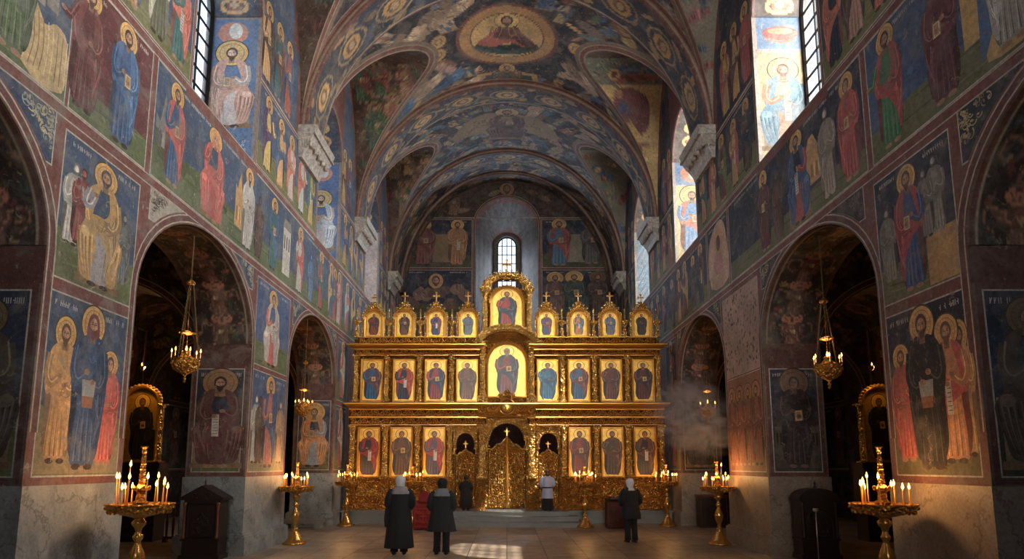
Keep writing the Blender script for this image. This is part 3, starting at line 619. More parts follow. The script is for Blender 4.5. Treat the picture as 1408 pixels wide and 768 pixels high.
    if Lf:
        panel(cv, x0, 4.28, x1, 6.2, BLUE, (108, 114, 66), .34)
        ghost(cv, 8.2, 4.75, 1.15, WHITE); cv.lv = 12; ghost(cv, 8.36, 4.8, 1.1, (150, 50, 44)); ghost(cv, 9.35, 4.55, 1.1, (120, 128, 128))
        saint(cv, 8.83, 4.33, 1.78, (176, 166, 170), (204, 150, 56), seated=True, lv0=44, sx=1.25, beard=1, hair=(84, 56, 50), pose='bless')
        panel(cv, x0, 1.78, x1, 4.08, BLUE, (122, 120, 74), .38)
        cv.lv = 7; cv.rect(x0, 1.8, x1, 2.3, (150, 132, 88))
        saint(cv, 8.31, 1.92, 1.86, (198, 140, 52), (214, 150, 60), lv0=14, hair=(110, 70, 40), pose='none', beard=2, sx=.9)
        saint(cv, 9.3, 1.9, 1.6, (206, 62, 26), (196, 52, 28), lv0=50, hair=(90, 50, 36), beard=0, pose='none', sx=.95)
        saint(cv, 8.85, 1.84, 2.2, (34, 80, 130), (26, 66, 112), lv0=86, hair=(110, 40, 40), beard=2, pose='box', veil=(130, 44, 44), sx=.95)
    else:
        panel(cv, x0, 4.28, x1, 6.2, DBLUE, (116, 112, 56), .3)
        cv.lv = 7; cv.rect(x0, 4.3, x0 + .6, 5.0, OCHRE)
        ghost(cv, 8.28, 4.95, 1.1, (150, 144, 130)); ghost(cv, 8.5, 4.95, 1.0, (140, 132, 116)); ghost(cv, 9.4, 4.6, 1.15, (150, 144, 130))
        saint(cv, 8.87, 4.33, 1.8, (40, 76, 140), (178, 32, 36), lv0=50, hair=(100, 40, 32), beard=2, pose='book')
        panel(cv, x0, 1.78, x1, 4.08, mul(DBLUE, .85), (104, 96, 56), .34)
        saint(cv, 9.35, 1.95, 1.66, (190, 44, 34), (180, 50, 38), lv0=14, beard=1, pose='none', sx=.95, hair=(100, 60, 40)); saint(cv, 8.1, 2.0, 1.7, OCHRE, OCHRE, lv0=14, pose='none', sx=.7)
        saint(cv, 8.34, 1.92, 1.9, (206, 130, 60), (196, 34, 26), lv0=50, beard=2, pose='scroll', hair=(110, 62, 40))
        saint(cv, 8.82, 1.84, 2.2, (44, 44, 48), (34, 38, 46), lv0=86, beard=2, pose='box', hair=(96, 54, 36))
    x0, x1 = 14.55, 16.8
    if Lf:
        panel(cv, x0, 4.2, x1, 6.2, (48, 84, 140), GREEN, .3)
        saint(cv, 15.6, 4.25, 1.85, (210, 70, 44), (206, 190, 176), seated=True, lv0=14, sx=1.3, beard=0, pose='scroll')
        panel(cv, x0, 1.78, x1, 4.05, (50, 80, 128), (134, 128, 92), .35)
        for yy, c in ((14.85, WHITE), (16.45, (196, 150, 100)), (15.1, BROWN)): ghost(cv, yy, 1.95, 1.6, c)
        saint(cv, 15.7, 1.85, 2.15, (180, 90, 80), (40, 76, 128), lv0=50, sx=1.15, pose='book', beard=1)
    else:
        cv.lv = 3; cv.rect(x0 - .1, 4.1, x1 + .1, 6.2, (186, 148, 128)); cv.lv = 5
        for i in range(170):
            yy = rnd.uniform(x0, x1); zz = rnd.uniform(4.2, 6.15); q = rnd.uniform(.012, .05)
            cv.poly([(yy + q * rnd.uniform(.6, 1) * math.cos(a), zz + q * rnd.uniform(.6, 1.6) * math.sin(a)) for a in [0, 1, 2, 3, 4, 5]], (66, 48, 38))
        panel(cv, x0, 1.78, x1, 4.05, (150, 90, 44), (140, 84, 40), .3, text=False)
        for yy in (14.9, 15.4, 15.95, 16.5): saint(cv, yy, 1.9, 1.9, (150, 70, 34), (120, 60, 34), halo=(190, 120, 50), lv0=14 + int(yy * 10) % 2 * 30, ha=.2, pose='none', sx=1.1)
    x0, x1 = 21.75, 24.6
    for z0, z1 in ((1.78, 3.9), (4.1, 6.2)):
        panel(cv, x0, z0, x0 + 1.4, z1, BLUE if Lf else DBLUE, GREEN if Lf else OLIVE); saint(cv, x0 + .7, z0 + .05, z1 - z0 - .1, jit(RED, 20), jit(WHITE if Lf else BROWN, 20), lv0=14)
    x0, x1 = 2.1, 3.3
    panel(cv, x0, 1.78, x1, 6.2, BLUE, GREEN)
    return cv
def ztop_wall(y): return pen(y) + .02
penY = [a + (b - a) * (1 - math.cos(PI * i / 40)) / 2 for a, b in BAYS for i in range(41)]
base_wall = cl(mul(BRICK, .95)); base_rev = cl((120, 92, 74))
def jamb_canvas(kind, side, k):
    """paintings on the pier faces and window jambs that look towards the west door; u = distance into the wall from the nave face"""
    cv = Canvas(); Lf = side < 0
    if kind == 'arch':
        dk = .85
        if k == 1: cs = ((70, 84, 50), (140, 110, 70), (130, 100, 70)) if Lf else ((26, 26, 34), MAROON, BROWN)
        P = [(1.78, 4.02), (4.2, 5.1)]
        panel(cv, .14, 1.78, T - .14, 4.02, mul(DBLUE, 1.1) if not (Lf and k == 3) else (44, 60, 100), (104, 112, 50) if Lf else (70, 62, 44), .35, bw=.1, border=mul(BRICK, .8))
        if k == 3 and Lf: saint(cv, .66, 1.85, 2.0, (170, 176, 190), (226, 140, 40), seated=True, lv0=14, sx=1.1, beard=1, hair=(120, 70, 30), hr=.16)
        elif k == 2 and Lf: saint(cv, .65, 1.85, 2.08, MAROON, (108, 46, 40), seated=True, lv0=14, sx=1.25, beard=2, halo=(170, 120, 60), ha=.2, pose='scroll', hr=.15, hair=(60, 36, 34))
        elif k == 2: cv.lv = 9; building(cv, .18, 1.85, .25, .9, (90, 74, 60)); building(cv, .9, 1.85, .24, .9, (90, 74, 60)); saint(cv, .66, 1.85, 2.08, (62, 46, 50), (52, 40, 46), lv0=20, halo=(140, 92, 50), ha=.2, hr=.15, beard=0, hair=(40, 28, 26), skin=(130, 90, 70))
        else: saint(cv, .65, 1.85, 2.05, (100, 84, 64), (84, 66, 50), seated=k % 2 == 1, lv0=14, halo=(120, 92, 50), ha=.1, sx=1.1)
        cv.lv = 1; cv.rect(0, 4.12, T, AZ, mul(BRICK, .75))
        return cv
    # windows, z 8.6..12.25
    sky = (90, 138, 190)
    if Lf:
        cv.lv = 1; cv.rect(.0, 8.6, T, 12.4, (150, 130, 120)); cv.lv = 3; cv.rect(.08, 8.7, T - .08, 12.2, (74, 112, 160) if k == 1 else (60, 100, 156))
        cv.lv = 4; arabesque(cv, .2, 8.8, T - .2, 10.0, (190, 196, 200), (50, 70, 96), 40)
        if k < 3:
            saint(cv, .66, 9.5 if k == 1 else 9.1, 2.05, (210, 190, 180), (206, 150, 120) if k == 1 else (190, 196, 200), seated=True, sx=1.2, lv0=14, halo=(226, 180, 80), hr=.15, ha=.2, beard=2, skin=(200, 160, 130))
            cv.lv = 10; cv.ell(.66, 11.85, .35, .28, (206, 120, 80)); cv.lv = 11; cv.ell(.6, 11.9, .16, .2, (220, 214, 206))
        else:
            cv.lv = 4; cv.rect(.08, 8.7, T - .08, 12.2, (206, 176, 160)); cv.lv = 5; arabesque(cv, .15, 8.8, T - .15, 12.1, (190, 100, 80), (160, 130, 120), 60)
    else:
        cv.lv = 1; cv.rect(.0, 8.6, T, 12.4, (190, 176, 164)); cv.lv = 3
        cv.rect(.1, 8.75, T - .1, 11.35, (206, 178, 110)); cv.rect(.1, 11.45, T - .1, 12.3, sky)
        cv.lv = 4
        if k == 1:
            saint(cv, .66, 8.95, 2.2, (196, 120, 70), (84, 140, 170), seated=True, sx=1.2, lv0=14, halo=(236, 196, 90), hr=.13, ha=.2, beard=1, pose='scroll')
            cv.lv = 6; cv.ell(.65, 11.85, .42, .18, (190, 60, 44)); cv.lv = 7; cv.ell(.65, 11.9, .3, .08, (216, 150, 90)); cv.line([(.3, 11.7), (.65, 11.62), (1.0, 11.7)], .06, (200, 110, 60))
        elif k == 2:
            cv.rect(.1, 8.75, T - .1, 11.4, (220, 190, 116)); saint(cv, .64, 8.95, 2.35, (90, 140, 190), (206, 96, 60), lv0=14, halo=(236, 200, 100), hr=.15, ha=.2, sx=1.15, pose='book')
            cv.lv = 6; cv.ell(.65, 11.85, .38, .3, (210, 120, 70)); cv.lv = 7; cv.ell(.75, 11.9, .2, .26, (226, 220, 214))
        else:
            cv.rect(.1, 8.75, T - .1, 12.2, (120, 160, 190)); cv.lv = 6; arabesque(cv, .15, 8.8, T - .15, 12.1, (216, 190, 130), (196, 206, 210), 90)
    return cv
def soffit_colors(o, side, k, kind, na=70, nb=26):
    """raster painting of an arch's underside; returns points and colours"""
    tt = np.linspace(0, PI, na); dd = np.linspace(0.02, T - .02, nb); c = (o.y0 + o.y1) / 2; h = (o.y1 - o.y0) / 2
    Tt, Dd = np.meshgrid(tt, dd, indexing='ij'); Y = c - (h - .02) * np.cos(Tt); Z = o.zs + (o.r - .02) * np.sin(Tt)
    X = side * (W + Dd); P = np.stack([X, Y, Z], -1)
    cv = Canvas(); Lf = side < 0
    arc = h * 1.35
    if kind == 'arch':
        cv.rect(-.2, -1, T + .2, 9, (56, 40, 30)); org = (196, 104, 44)
        for i in range(90): drape_blob(cv, rnd.uniform(.1, 1.2), rnd.uniform(0, 8), rnd.uniform(.06, .22), rnd.uniform(.03, .1), jit(rnd.choice(((110, 76, 50), (84, 60, 44), (60, 64, 66), (140, 96, 56), (96, 44, 32))), 12), rnd.uniform(-1.5, 1.5))
        for j in range(6):
            v = .9 + j * 1.15
            saint(cv, .65, v - 1.1, 1.15, jit((120, 76, 48), 10), jit((100, 54, 38), 10), halo=org, ha=0, sx=1.1, hr=.14)
            cv.ring(.65, v - .02, .24, .19, .05, org, 22)
            for q in (-1, 1): cv.line(smooth([(.65 + q * .2, v - .3), (.65 + q * .42, v - .2), (.65 + q * .45, v - .5), (.65 + q * .3, v - .7)], 4, False), .05, (150, 96, 56), taper=True)
        if k == 2 and not Lf: saint(cv, .68, .1 + arc * 1.18 * 0 + 3.9, 1.35, (180, 138, 84), (170, 130, 84), halo=org, ha=0, sx=1.2)
        cv.rect(-.1, -1, .1, 9, mul(BRICK, .8)); cv.rect(T - .1, -1, T + .1, 9, mul(BRICK, .8)); cv.rect(.1, -1, .13, 9, (170, 150, 120))
        # canvas v runs from the far springing (v=0) to the near one
        raster_v = (PI - Tt) * arc * .85
    else:
        cv.rect(-.2, -1, T + .2, 9, (70, 60, 56) if not Lf else (60, 70, 90)); 
        for j in range(8): cv.ring(.65, .3 + j * .55, .34, .24, .1, (220, 160, 60), 18); cv.ell(.65, .3 + j * .55, .2, .14, (150, 80, 50)); cv.ell(.65, .3 + j * .55 + .04, .1, .09, (200, 170, 130))
        cv.rect(-.1, -1, .08, 9, mul(BRICK, .9))
        raster_v = (PI - Tt) * 1.5
    return P, raster(cv, Dd, raster_v, cl(BROWN))
def join_grid(mb, P, col, m=0):
    a, b, _ = P.shape
    for i in range(a - 1):
        for j in range(b - 1):
            mb.face([tuple(P[i, j]), tuple(P[i, j + 1]), tuple(P[i + 1, j + 1]), tuple(P[i + 1, j])], tuple(col[i * b + j]), m)
SOF = []
for side, nm, mat in ((-1, 'left', M_FL), (1, 'right', M_FR)):
    mb = MB(); P = lambda c, s, z: (side * c, s, z)
    ops = ops_nave
    slab(mb, P, W, W + T, YB, YEND, ops, ztop_wall, base_wall, base_rev, penY + [i * 1. for i in range(-8, 35)])
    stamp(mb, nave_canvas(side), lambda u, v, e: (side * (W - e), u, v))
    for k in (1, 2, 3):
        o = ops[k]; stamp(mb, jamb_canvas('arch', side, k), lambda u, v, e: (side * (W + u), o.y1 - e, v))
        SOF.append(soffit_colors(o, side, k, 'arch', 130, 44) + (side, mat))
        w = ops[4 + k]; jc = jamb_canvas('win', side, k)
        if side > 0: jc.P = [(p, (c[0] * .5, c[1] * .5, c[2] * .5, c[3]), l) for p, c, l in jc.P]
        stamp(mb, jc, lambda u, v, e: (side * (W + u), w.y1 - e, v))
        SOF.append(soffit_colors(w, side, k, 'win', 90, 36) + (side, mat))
    wl = struct(mb.build('wall_' + nm, mat, colattr=True))
    for Pn, col, sd, mt in SOF: grid_object('painted_soffit', Pn, col, mt, wl)
    SOF = []
    # dado of marble slabs with a stepped plinth on every pier
    mb = MB(); sol = [(YB, -2.4), (2.0, 3.4), (7.8, 9.8), (14.4, 16.95), (21.6, 33)]
    for a, b in sol:
        x0, x1 = sorted((side * (W - .035), side * (W + T + .035)))
        mb.box(x0, x1, a - .035, b + .035, .0, 1.66)
        x0, x1 = sorted((side * (W - .12), side * (W + T + .12))); ye = min(b + .12, 33)
        mb.box(x0, x1, a - .12, ye, 0, .4); x0, x1 = sorted((side * (W - .08), side * (W + T + .08))); mb.box(x0, x1, a - .08, b + .08, .4, .44)
    o = struct(mb.build('baseboard_' + nm, M_DADO if side < 0 else M_DADOR))
# ---- vault
def vault():
    Ys = list(np.arange(YB, 8., .4))
    for a, b in [(8., 9.9)] + BAYS[1:] + [(16.9, 18.6), (23.6, 25.2), (30.5, YEND)]:
        n = int((b - a) / .05); 
        if (a, b) in BAYS: Ys += [a + (b - a) * (.5 - .5 * math.cos(PI * i / n)) for i in range(n)]
        else: Ys += list(np.linspace(a, b, n, endpoint=False))
    a, b = BAYS[0]; Ys += [a + (b - a) * (.5 - .5 * math.cos(PI * i / 24)) for i in range(25)]
    Ys = np.array(sorted(set([round(float(y), 5) for y in Ys] + [YEND]))); nph = 300
    Bx = np.array([bax(y) for y in Ys]); pg = np.array([math.asin(min(1, (pen(y) - ZS) / bax(y))) for y in Ys])
    q = np.linspace(0, 1, nph)[None, :]; PH = pg[:, None] + (PI - 2 * pg[:, None]) * q
    P = np.stack([5.7 * np.cos(PH), np.repeat(Ys[:, None], nph, 1), ZS + Bx[:, None] * np.sin(PH)], -1)
    U = 5.7 * (PI / 2 - PH); V = -P[..., 1]
    return P, U, V
def PV(x, y):
    r = ray(x, y); a = r[0] ** 2 + r[2] ** 2; b = 2 * r[2] * (EYE - ZS); cc = (EYE - ZS) ** 2 - 32.49; k = (-b + math.sqrt(b * b - 4 * a * cc)) / (2 * a)
    X = k * r[0]; Z = EYE + k * r[2]; return 5.7 * math.atan2(X, Z - ZS), -k * r[1]
def vault_canvas():
    cv = Canvas(); sand = (186, 150, 114); vb = (46, 62, 92)
    cv.rect(-9.2, -40, 9.2, 10, (42, 44, 58))
    # left flank is a lighter blue paint, the crown almost black-blue
    for i in range(500):
        u, v = rnd.uniform(-9, 9), rnd.uniform(-35, -9); c = rnd.choice(((52, 70, 100), (34, 32, 40), (70, 78, 92), (44, 56, 80), (96, 82, 68), (84, 60, 46)))
        cv.ell(u, v, rnd.uniform(.08, .5), rnd.uniform(.05, .2), c, 9, rot=rnd.uniform(0, 3))
    # flying drapery, clouds and angels in muted sand tones
    for i in range(1150):
        u, v = rnd.uniform(-8.8, 8.8), rnd.uniform(-34.5, -9)
        if math.hypot(u, v + 20.9) < 2.2: continue
        c = rnd.choice((sand, (150, 122, 98), (120, 128, 134), (190, 160, 122), (156, 76, 52), (56, 100, 140), (84, 108, 86), (210, 158, 70), (176, 140, 110)))
        t = rnd.random()
        if t < .4: drape_blob(cv, u, v, rnd.uniform(.25, .7), rnd.uniform(.1, .26), jit(c, 14), rnd.uniform(-.8, .8))
        elif t < .6: wing(cv, u, v, rnd.uniform(.4, .9), jit(c, 14), rnd.choice((-1, 1)))
        else:
            sgn = 1 if u > 0 else -1
            old = cv.tf; ang = -u / 5.7; ca, sa = math.cos(ang), math.sin(ang); cv.tf = lambda x, y: (u + x * ca + y * -sa * 0 + y * (-sa), v + x * sa * 0 + y * abs(ca) + x * 0)
            saint(cv, 0, -.5, rnd.uniform(1.0, 1.5), jit(c, 12), jit(rnd.choice((sand, (140, 70, 50), (50, 80, 110))), 12), halo=(200, 150, 60) if rnd.random() < .4 else None, ha=.1, seated=rnd.random() < .4, sx=1.2); cv.tf = old
    # crown medallion
    def medal(px, py, ru, rv, fig=True):
        u, v = PV(px, py); cv.ell(u, v, ru * 1.1, rv * 1.1, BRICK, 40); cv.ell(u, v, ru * 1.03, rv * 1.03, (60, 40, 30), 40); cv.ell(u, v, ru, rv, (214, 150, 44), 40, a=.35); cv.ring(u, v, ru * .8, rv * .8, ru * .03, (110, 70, 34), 40); return u, v
    u, v = PV(697, 38); v = -20.9; ru, rv = 1.68, 1.52
    cv.ell(0, v, ru * 1.08, rv * 1.08, BRICK, 48); cv.ell(0, v, ru, rv, (208, 142, 40), 48, a=.35); cv.ell(0, v, ru * .78, rv * .78, (120, 70, 34), 48); cv.ell(0, v, ru * .75, rv * .75, (232, 178, 78), 48, a=.15)
    cv.poly(smooth([(-1.1, v - .35), (-.95, v - .75), (-.3, v - 1.0), (.5, v - .98), (1.1, v - .6), (.95, v - .3), (0, v - .45)], 4), (40, 84, 74)); cv.poly(smooth([(-.9, v - .6), (-.2, v - .75), (.6, v - .72), (.9, v - .55), (.5, v - .5), (-.4, v - .5)], 3), (24, 50, 48))
    cv.poly(smooth([(-1.05, v - .3), (-.7, v + .05), (-.3, v + .3), (.35, v + .3), (.7, v + .0), (1.0, v - .35), (.6, v - .55), (.1, v - .35), (-.5, v - .55)], 4), (186, 54, 30)); cv.poly(smooth([(.3, v + .1), (.75, v - .1), (1.05, v - .5), (.8, v - .6), (.35, v - .3)], 3), (84, 36, 34))
    cv.poly(smooth([(-.42, v - .1), (-.4, v + .4), (-.15, v + .55), (.15, v + .55), (.42, v + .4), (.4, v - .1)], 4), (104, 56, 44))
    for q in (-.3, -.15, .05, .2): cv.line(smooth([(q, v + .45), (q * 1.6, v + .1), (q * 2.6, v - .3)], 3, False), .035, (226, 120, 70), taper=True)
    cv.ell(0, v + .8, .44, .38, (110, 70, 34), 26); cv.ell(0, v + .8, .41, .35, (244, 196, 90), 26, a=.15); cv.ell(0, v + .8, .21, .25, (64, 40, 32), 18); cv.ell(0, v + .76, .14, .19, (184, 130, 92), 18); cv.poly(smooth([(-.12, v + .66), (0, v + .45), (.12, v + .66)], 3), (70, 44, 34)); cv.line([(-.3, v + .3), (-.62, v + .12), (-.5, v + .38)], .12, (150, 70, 50)); cv.line([(.3, v + .3), (.6, v + .05), (.2, v + .02)], .12, (150, 70, 50)); cv.ell(.16, v + .02, .09, .07, FLESH, 10); cv.ell(-.5, v + .42, .08, .1, FLESH, 10)
    def small(px, py, r=.3, c=(214, 160, 60)):
        u, v = PV(px, py); cv.ell(u, v, r * 1.15, r * 1.25, (80, 56, 40), 20); cv.ell(u, v, r, r * 1.1, c, 20, a=.25); cv.ell(u, v, r * .55, r * .6, (120, 84, 50), 16); cv.ell(u, v, r * .4, r * .45, (210, 160, 80), 14)
    for p in ((603, 58), (603, 76), (792, 68), (520, 30), (560, 10), (905, 20), (860, 40), (655, 268 - 90), (750, 250), (640, 245)): small(*p, r=.28)
    # figures facing the door on the crown
    u, v = PV(697, 110); cv.poly([(-1.3, v - .5), (1.3, v - .5), (1.15, v + .55), (-1.15, v + .55)], (196, 146, 66), a=.1); cv.poly([(-1.05, v - .4), (1.05, v - .4), (.95, v + .4), (-.95, v + .4)], (60, 84, 78)); saint(cv, 0, v - 1.3, 2.3, (70, 90, 90), (120, 90, 70), halo=(220, 160, 60), sx=1.1, pose='orans')
    u, v = PV(697, 208); v0 = -27.6
    cv.poly(smooth([(-2.3, v0 - .6), (-2.0, v0 + .6), (-1.0, v0 + 1.3), (.3, v0 + 1.1), (1.3, v0 + 1.0), (2.2, v0 + .2), (2.0, v0 - .7)], 4), (164, 128, 84)); [cv.line([(rnd.uniform(-2, 2), v0 + rnd.uniform(-.5, .9)), (rnd.uniform(-2, 2), v0 + rnd.uniform(-.5, .9))], .04, (110, 84, 60)) for _ in range(14)]
    saint(cv, 0, v0 - 1.6, 3.2, (116, 66, 56), (98, 60, 54), halo=(218, 164, 64), sx=1.3, seated=True)
    for px, py, c in ((430, 40, sand), (600, 30, (160, 130, 100)), (625, 15, sand), (510, 100, (170, 136, 106)), (560, 60, sand), (640, 150, (150, 120, 90)), (800, 110, sand), (750, 60, (140, 110, 86)), (620, 110, (46, 92, 132)), (640, 120, sand), (770, 130, (140, 60, 40)), (560, 150, (50, 96, 130)), (850, 20, (40, 84, 60)), (480, 120, sand), (540, 20, (30, 84, 120)), (470, 90, (150, 120, 90)), (900, 110, (150, 104, 60)), (770, 30, sand), (590, 120, sand), (840, 180, (150, 120, 84))):
        u, v = PV(px, py)
        if math.hypot(u, v + 20.9) < 2.3: continue
        drape_blob(cv, u, v, .9, .3, c, .5 if px < 697 else -.5); drape_blob(cv, u - .35, v + .25, .5, .25, mul(c, .8), .9 if px < 697 else -.9); drape_blob(cv, u + .3, v + .2, .4, .22, mul(c, 1.2), 1.)
    # bands beside the ribs and round the window-bay groins
    for a, b in RIBS:
        for y in (a - .12, b + .02):
            cv.rect(-9.2, -y - .14, 9.2, -y + .02, BRICK); cv.rect(-9.2, -y - .16, 9.2, -y - .14, (186, 168, 146)); cv.rect(-9.2, -y + .01, 9.2, -y + .04, (186, 168, 146))
    for a, b in BAYS:
        c, h = (a + b) / 2, (b - a) / 2
        for sgn in (-1, 1):
            pts = []
            for i in range(61):
                t = PI * i / 60; y = c - h * math.cos(t); z = BP * math.sin(t); pts.append((sgn * 5.7 * (PI / 2 - math.asin(min(1, z / bax(y)))), -y))
            cv.line(pts, .8, (132, 108, 88)); cv.line(pts, .5, (176, 150, 120)); cv.line(pts, .42, BRICK); cv.line(pts, .12, (170, 140, 108))
    return cv
Pn, U, V = vault()
struct(grid_object('ceiling', Pn, raster(vault_canvas(), U, V, cl((38, 46, 68))), M_FV))
def bay_canvas(side, k):
    cv = Canvas(); Lf = side < 0
    bg = (84, 54, 34) if Lf else ((220, 176, 90) if k == 2 else (150, 140, 118)); cv.rect(-8, 9, 8, 18, bg)
    cols = [(120, 50, 36), (50, 84, 60), (110, 80, 46), (150, 110, 60)] if Lf else [(170, 90, 84), (60, 96, 150), (206, 170, 100), (150, 50, 34)]
    if k == 2 and not Lf:
        cv.rect(0, 14.9, 8, 17, (112, 116, 104))
        for i in range(50): drape_blob(cv, rnd.uniform(2.4, 5.6), rnd.uniform(14.9, 16), rnd.uniform(.1, .3), rnd.uniform(.04, .1), jit((124, 124, 108), 16), rnd.uniform(-.4, .4))
        cv.poly(smooth([(3.8, 15.4), (4.1, 15.6), (4.6, 15.72), (5.2, 15.5), (5.4, 15.35), (4.9, 15.38), (4.4, 15.28)], 4), (70, 98, 140)); cv.poly(smooth([(3.7, 15.1), (4.2, 15.28), (4.7, 15.3), (5.3, 15.28), (5.45, 15.1), (4.9, 15.05), (4.4, 15.0), (4.1, 14.95)], 4), (160, 70, 50)); cv.ell(3.85, 15.3, .22, .2, (226, 160, 50), 18); cv.ell(3.85, 15.3, .11, .12, BROWN, 14)
        for i in range(7): cv.line([(4.0 + i * .08, 15.36 + i * .04), (5.0, 15.42 + i * .02)], .02, (120, 140, 160)); cv.line([(4.1, 15.02 + i * .03), (5.1, 15.08 + i * .03)], .018, (120, 50, 40))
        cv.poly(smooth([(3.95, 13.3), (3.9, 14.2), (4.1, 14.75), (4.6, 14.8), (5.2, 14.4), (5.3, 13.5), (5.0, 13.2), (4.6, 13.7), (4.3, 13.2)], 4), (134, 66, 76)); cv.poly(smooth([(4.1, 14.1), (4.35, 14.35), (4.6, 14.0), (4.3, 13.7)], 3), (56, 84, 136)); cv.ell(4.15, 14.62, .2, .26, (120, 72, 60), 16); cv.ell(4.12, 14.58, .12, .17, FLESH, 14)
        cv.poly([(4.05, 13.1), (4.4, 13.15), (4.45, 13.9), (4.1, 13.9)], (140, 66, 58)); cv.ell(4.9, 12.6, .2, .3, (96, 76, 50)); cv.ell(4.9, 12.6, .12, .2, (190, 150, 70))
        for i in range(8): cv.line(smooth([(4.4 + i * .09, 14.65), (4.6 + i * .09, 14.1), (4.35 + i * .12, 13.5)], 3, False), .025, (104, 56, 58))
        cv.poly([(4.1, 12.9), (4.4, 12.9), (4.45, 13.6), (4.15, 13.65)], (130, 56, 50)); cv.ell(4.8, 12.2, .2, .3, (90, 70, 50))
    for i in range(60):
        x = side * rnd.uniform(2.2, 5.6); z = rnd.uniform(11, 16)
        if k == 2 and not Lf and 12.9 < z: continue
        drape_blob(cv, x, z, rnd.uniform(.15, .45), rnd.uniform(.08, .2), jit(rnd.choice(cols), 12), rnd.uniform(-1, 1))
    if Lf:
        for x, z, h in ((-4.2, 13.0, 1.6), (-3.7, 14.5, 1.2), (-4.9, 12.6, 1.7), (-4.6, 14.5, 1.3), (-5.3, 14.3, 1.4)): saint(cv, x, z, h, jit(mul(rnd.choice(cols), 1.25)), jit(mul(rnd.choice(cols), 1.2)), halo=(160, 116, 56), ha=.0, sx=1.4)
    elif k != 2: saint(cv, 4.6, 12.6, 2.0, (110, 140, 120), (150, 150, 120), sx=1.6, halo=None)
    return cv
mb_n = 0
for k, (a, b) in enumerate(BAYS):
    for side in (-1, 1):
        c, h = (a + b) / 2, (b - a) / 2; na, nb = (110, 60) if k else (30, 8); ps = np.linspace(0, PI, na)
        Y = c - h * np.cos(ps); Z = ZS + BP * np.sin(ps); Bx = np.array([bax(y) for y in Y]); Xg = 5.7 * np.sqrt(np.clip(1 - ((Z - ZS) / Bx) ** 2, 0, 1))
        q = np.linspace(0, 1, nb)[None, :]; X = Xg[:, None] + (5.72 - Xg[:, None]) * q
        P = np.stack([side * X, np.repeat(Y[:, None], nb, 1), np.repeat(Z[:, None], nb, 1)], -1)
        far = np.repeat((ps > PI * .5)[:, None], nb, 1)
        arc = np.concatenate([[0], np.cumsum(np.hypot(np.diff(Y), np.diff(Z)))]); arc = np.abs(arc - arc[-1] / 2)
        col = raster(bay_canvas(side, k), P[..., 0], np.repeat((16 - arc)[:, None], nb, 1), cl((80, 54, 38))).reshape(na, nb, 4)
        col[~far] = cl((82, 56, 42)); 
        for j in range(0, nb): 
            if j * 1. / nb > .965: col[:, j] = cl(BRICK)
        struct(grid_object('ceiling', P, col.reshape(-1, 4), M_FV))
# ---- transverse ribs
def rib_canvas(a, b):
    cv = Canvas(); w = b - a; cv.rect(-9, -b - 1, 9, -a + 1, (54, 62, 80)); m = -(a + b) / 2
    for i in range(140): u = rnd.uniform(-8.5, 8.5); cv.ell(u, m + rnd.uniform(-.5, .5) * w, rnd.uniform(.1, .4), rnd.uniform(.05, .14), rnd.choice(((70, 88, 114), (160, 132, 98), (40, 44, 60), (130, 104, 80), (180, 134, 66))), 9, rot=rnd.uniform(-.6, .6))
    for i in range(-4, 5):
        u = i * 1.85; cv.ell(u, m, .72, w * .27, (170, 140, 90), 26); cv.ell(u, m, .64, w * .23, (60, 70, 90), 26); cv.ell(u, m, .45, w * .19, (214, 156, 54), 22, a=.2); cv.ell(u, m, .26, w * .12, (120, 84, 50), 16); cv.ell(u + .02, m, .15, w * .09, (200, 160, 110), 14)
    for q, t in ((0, .12), (w - .12, .12)):
        cv.rect(-9, -a - q - t, 9, -a - q, mul(BRICK, .9)); cv.rect(-9, -a - q - t - .02, 9, -a - q - t + .01, (186, 168, 146)); cv.rect(-9, -a - q - .02, 9, -a - q + .01, (186, 168, 146))
    return cv
for a, b in RIBS + [(33.7, 34.85)]:
    n = 280; ph = np.linspace(0, PI, n); nb = max(20, int((b - a) / .05)); Bm = bax((a + b) / 2); dr = .17
    prof = [(a, .06), (a, -.02), (a, -dr * .5), (a, -dr + .03), (a + .03, -dr)] + [(y, -dr) for y in np.linspace(a + .06, b - .06, nb)] + [(b - .03, -dr), (b, -dr + .03), (b, -.02), (b, .06)]
    P = np.array([[(math.cos(t) * (5.7 + r), y, ZS + (bax(y) + r) * math.sin(t)) for (y, r) in prof] for t in ph]); U = np.repeat((5.7 * (PI / 2 - ph))[:, None], len(prof), 1); V = -P[..., 1]
    col = raster(rib_canvas(a, b), U, V, cl(BRICK)).reshape(n, len(prof), 4); col[:, 1] = cl(BRICK); col[:, 2] = cl((170, 146, 120)); col[:, 3] = cl(mul(BRICK, .8)); col[:, 0] = cl((120, 100, 84))
    struct(grid_object('ceiling', P, col.reshape(-1, 4), M_FV))
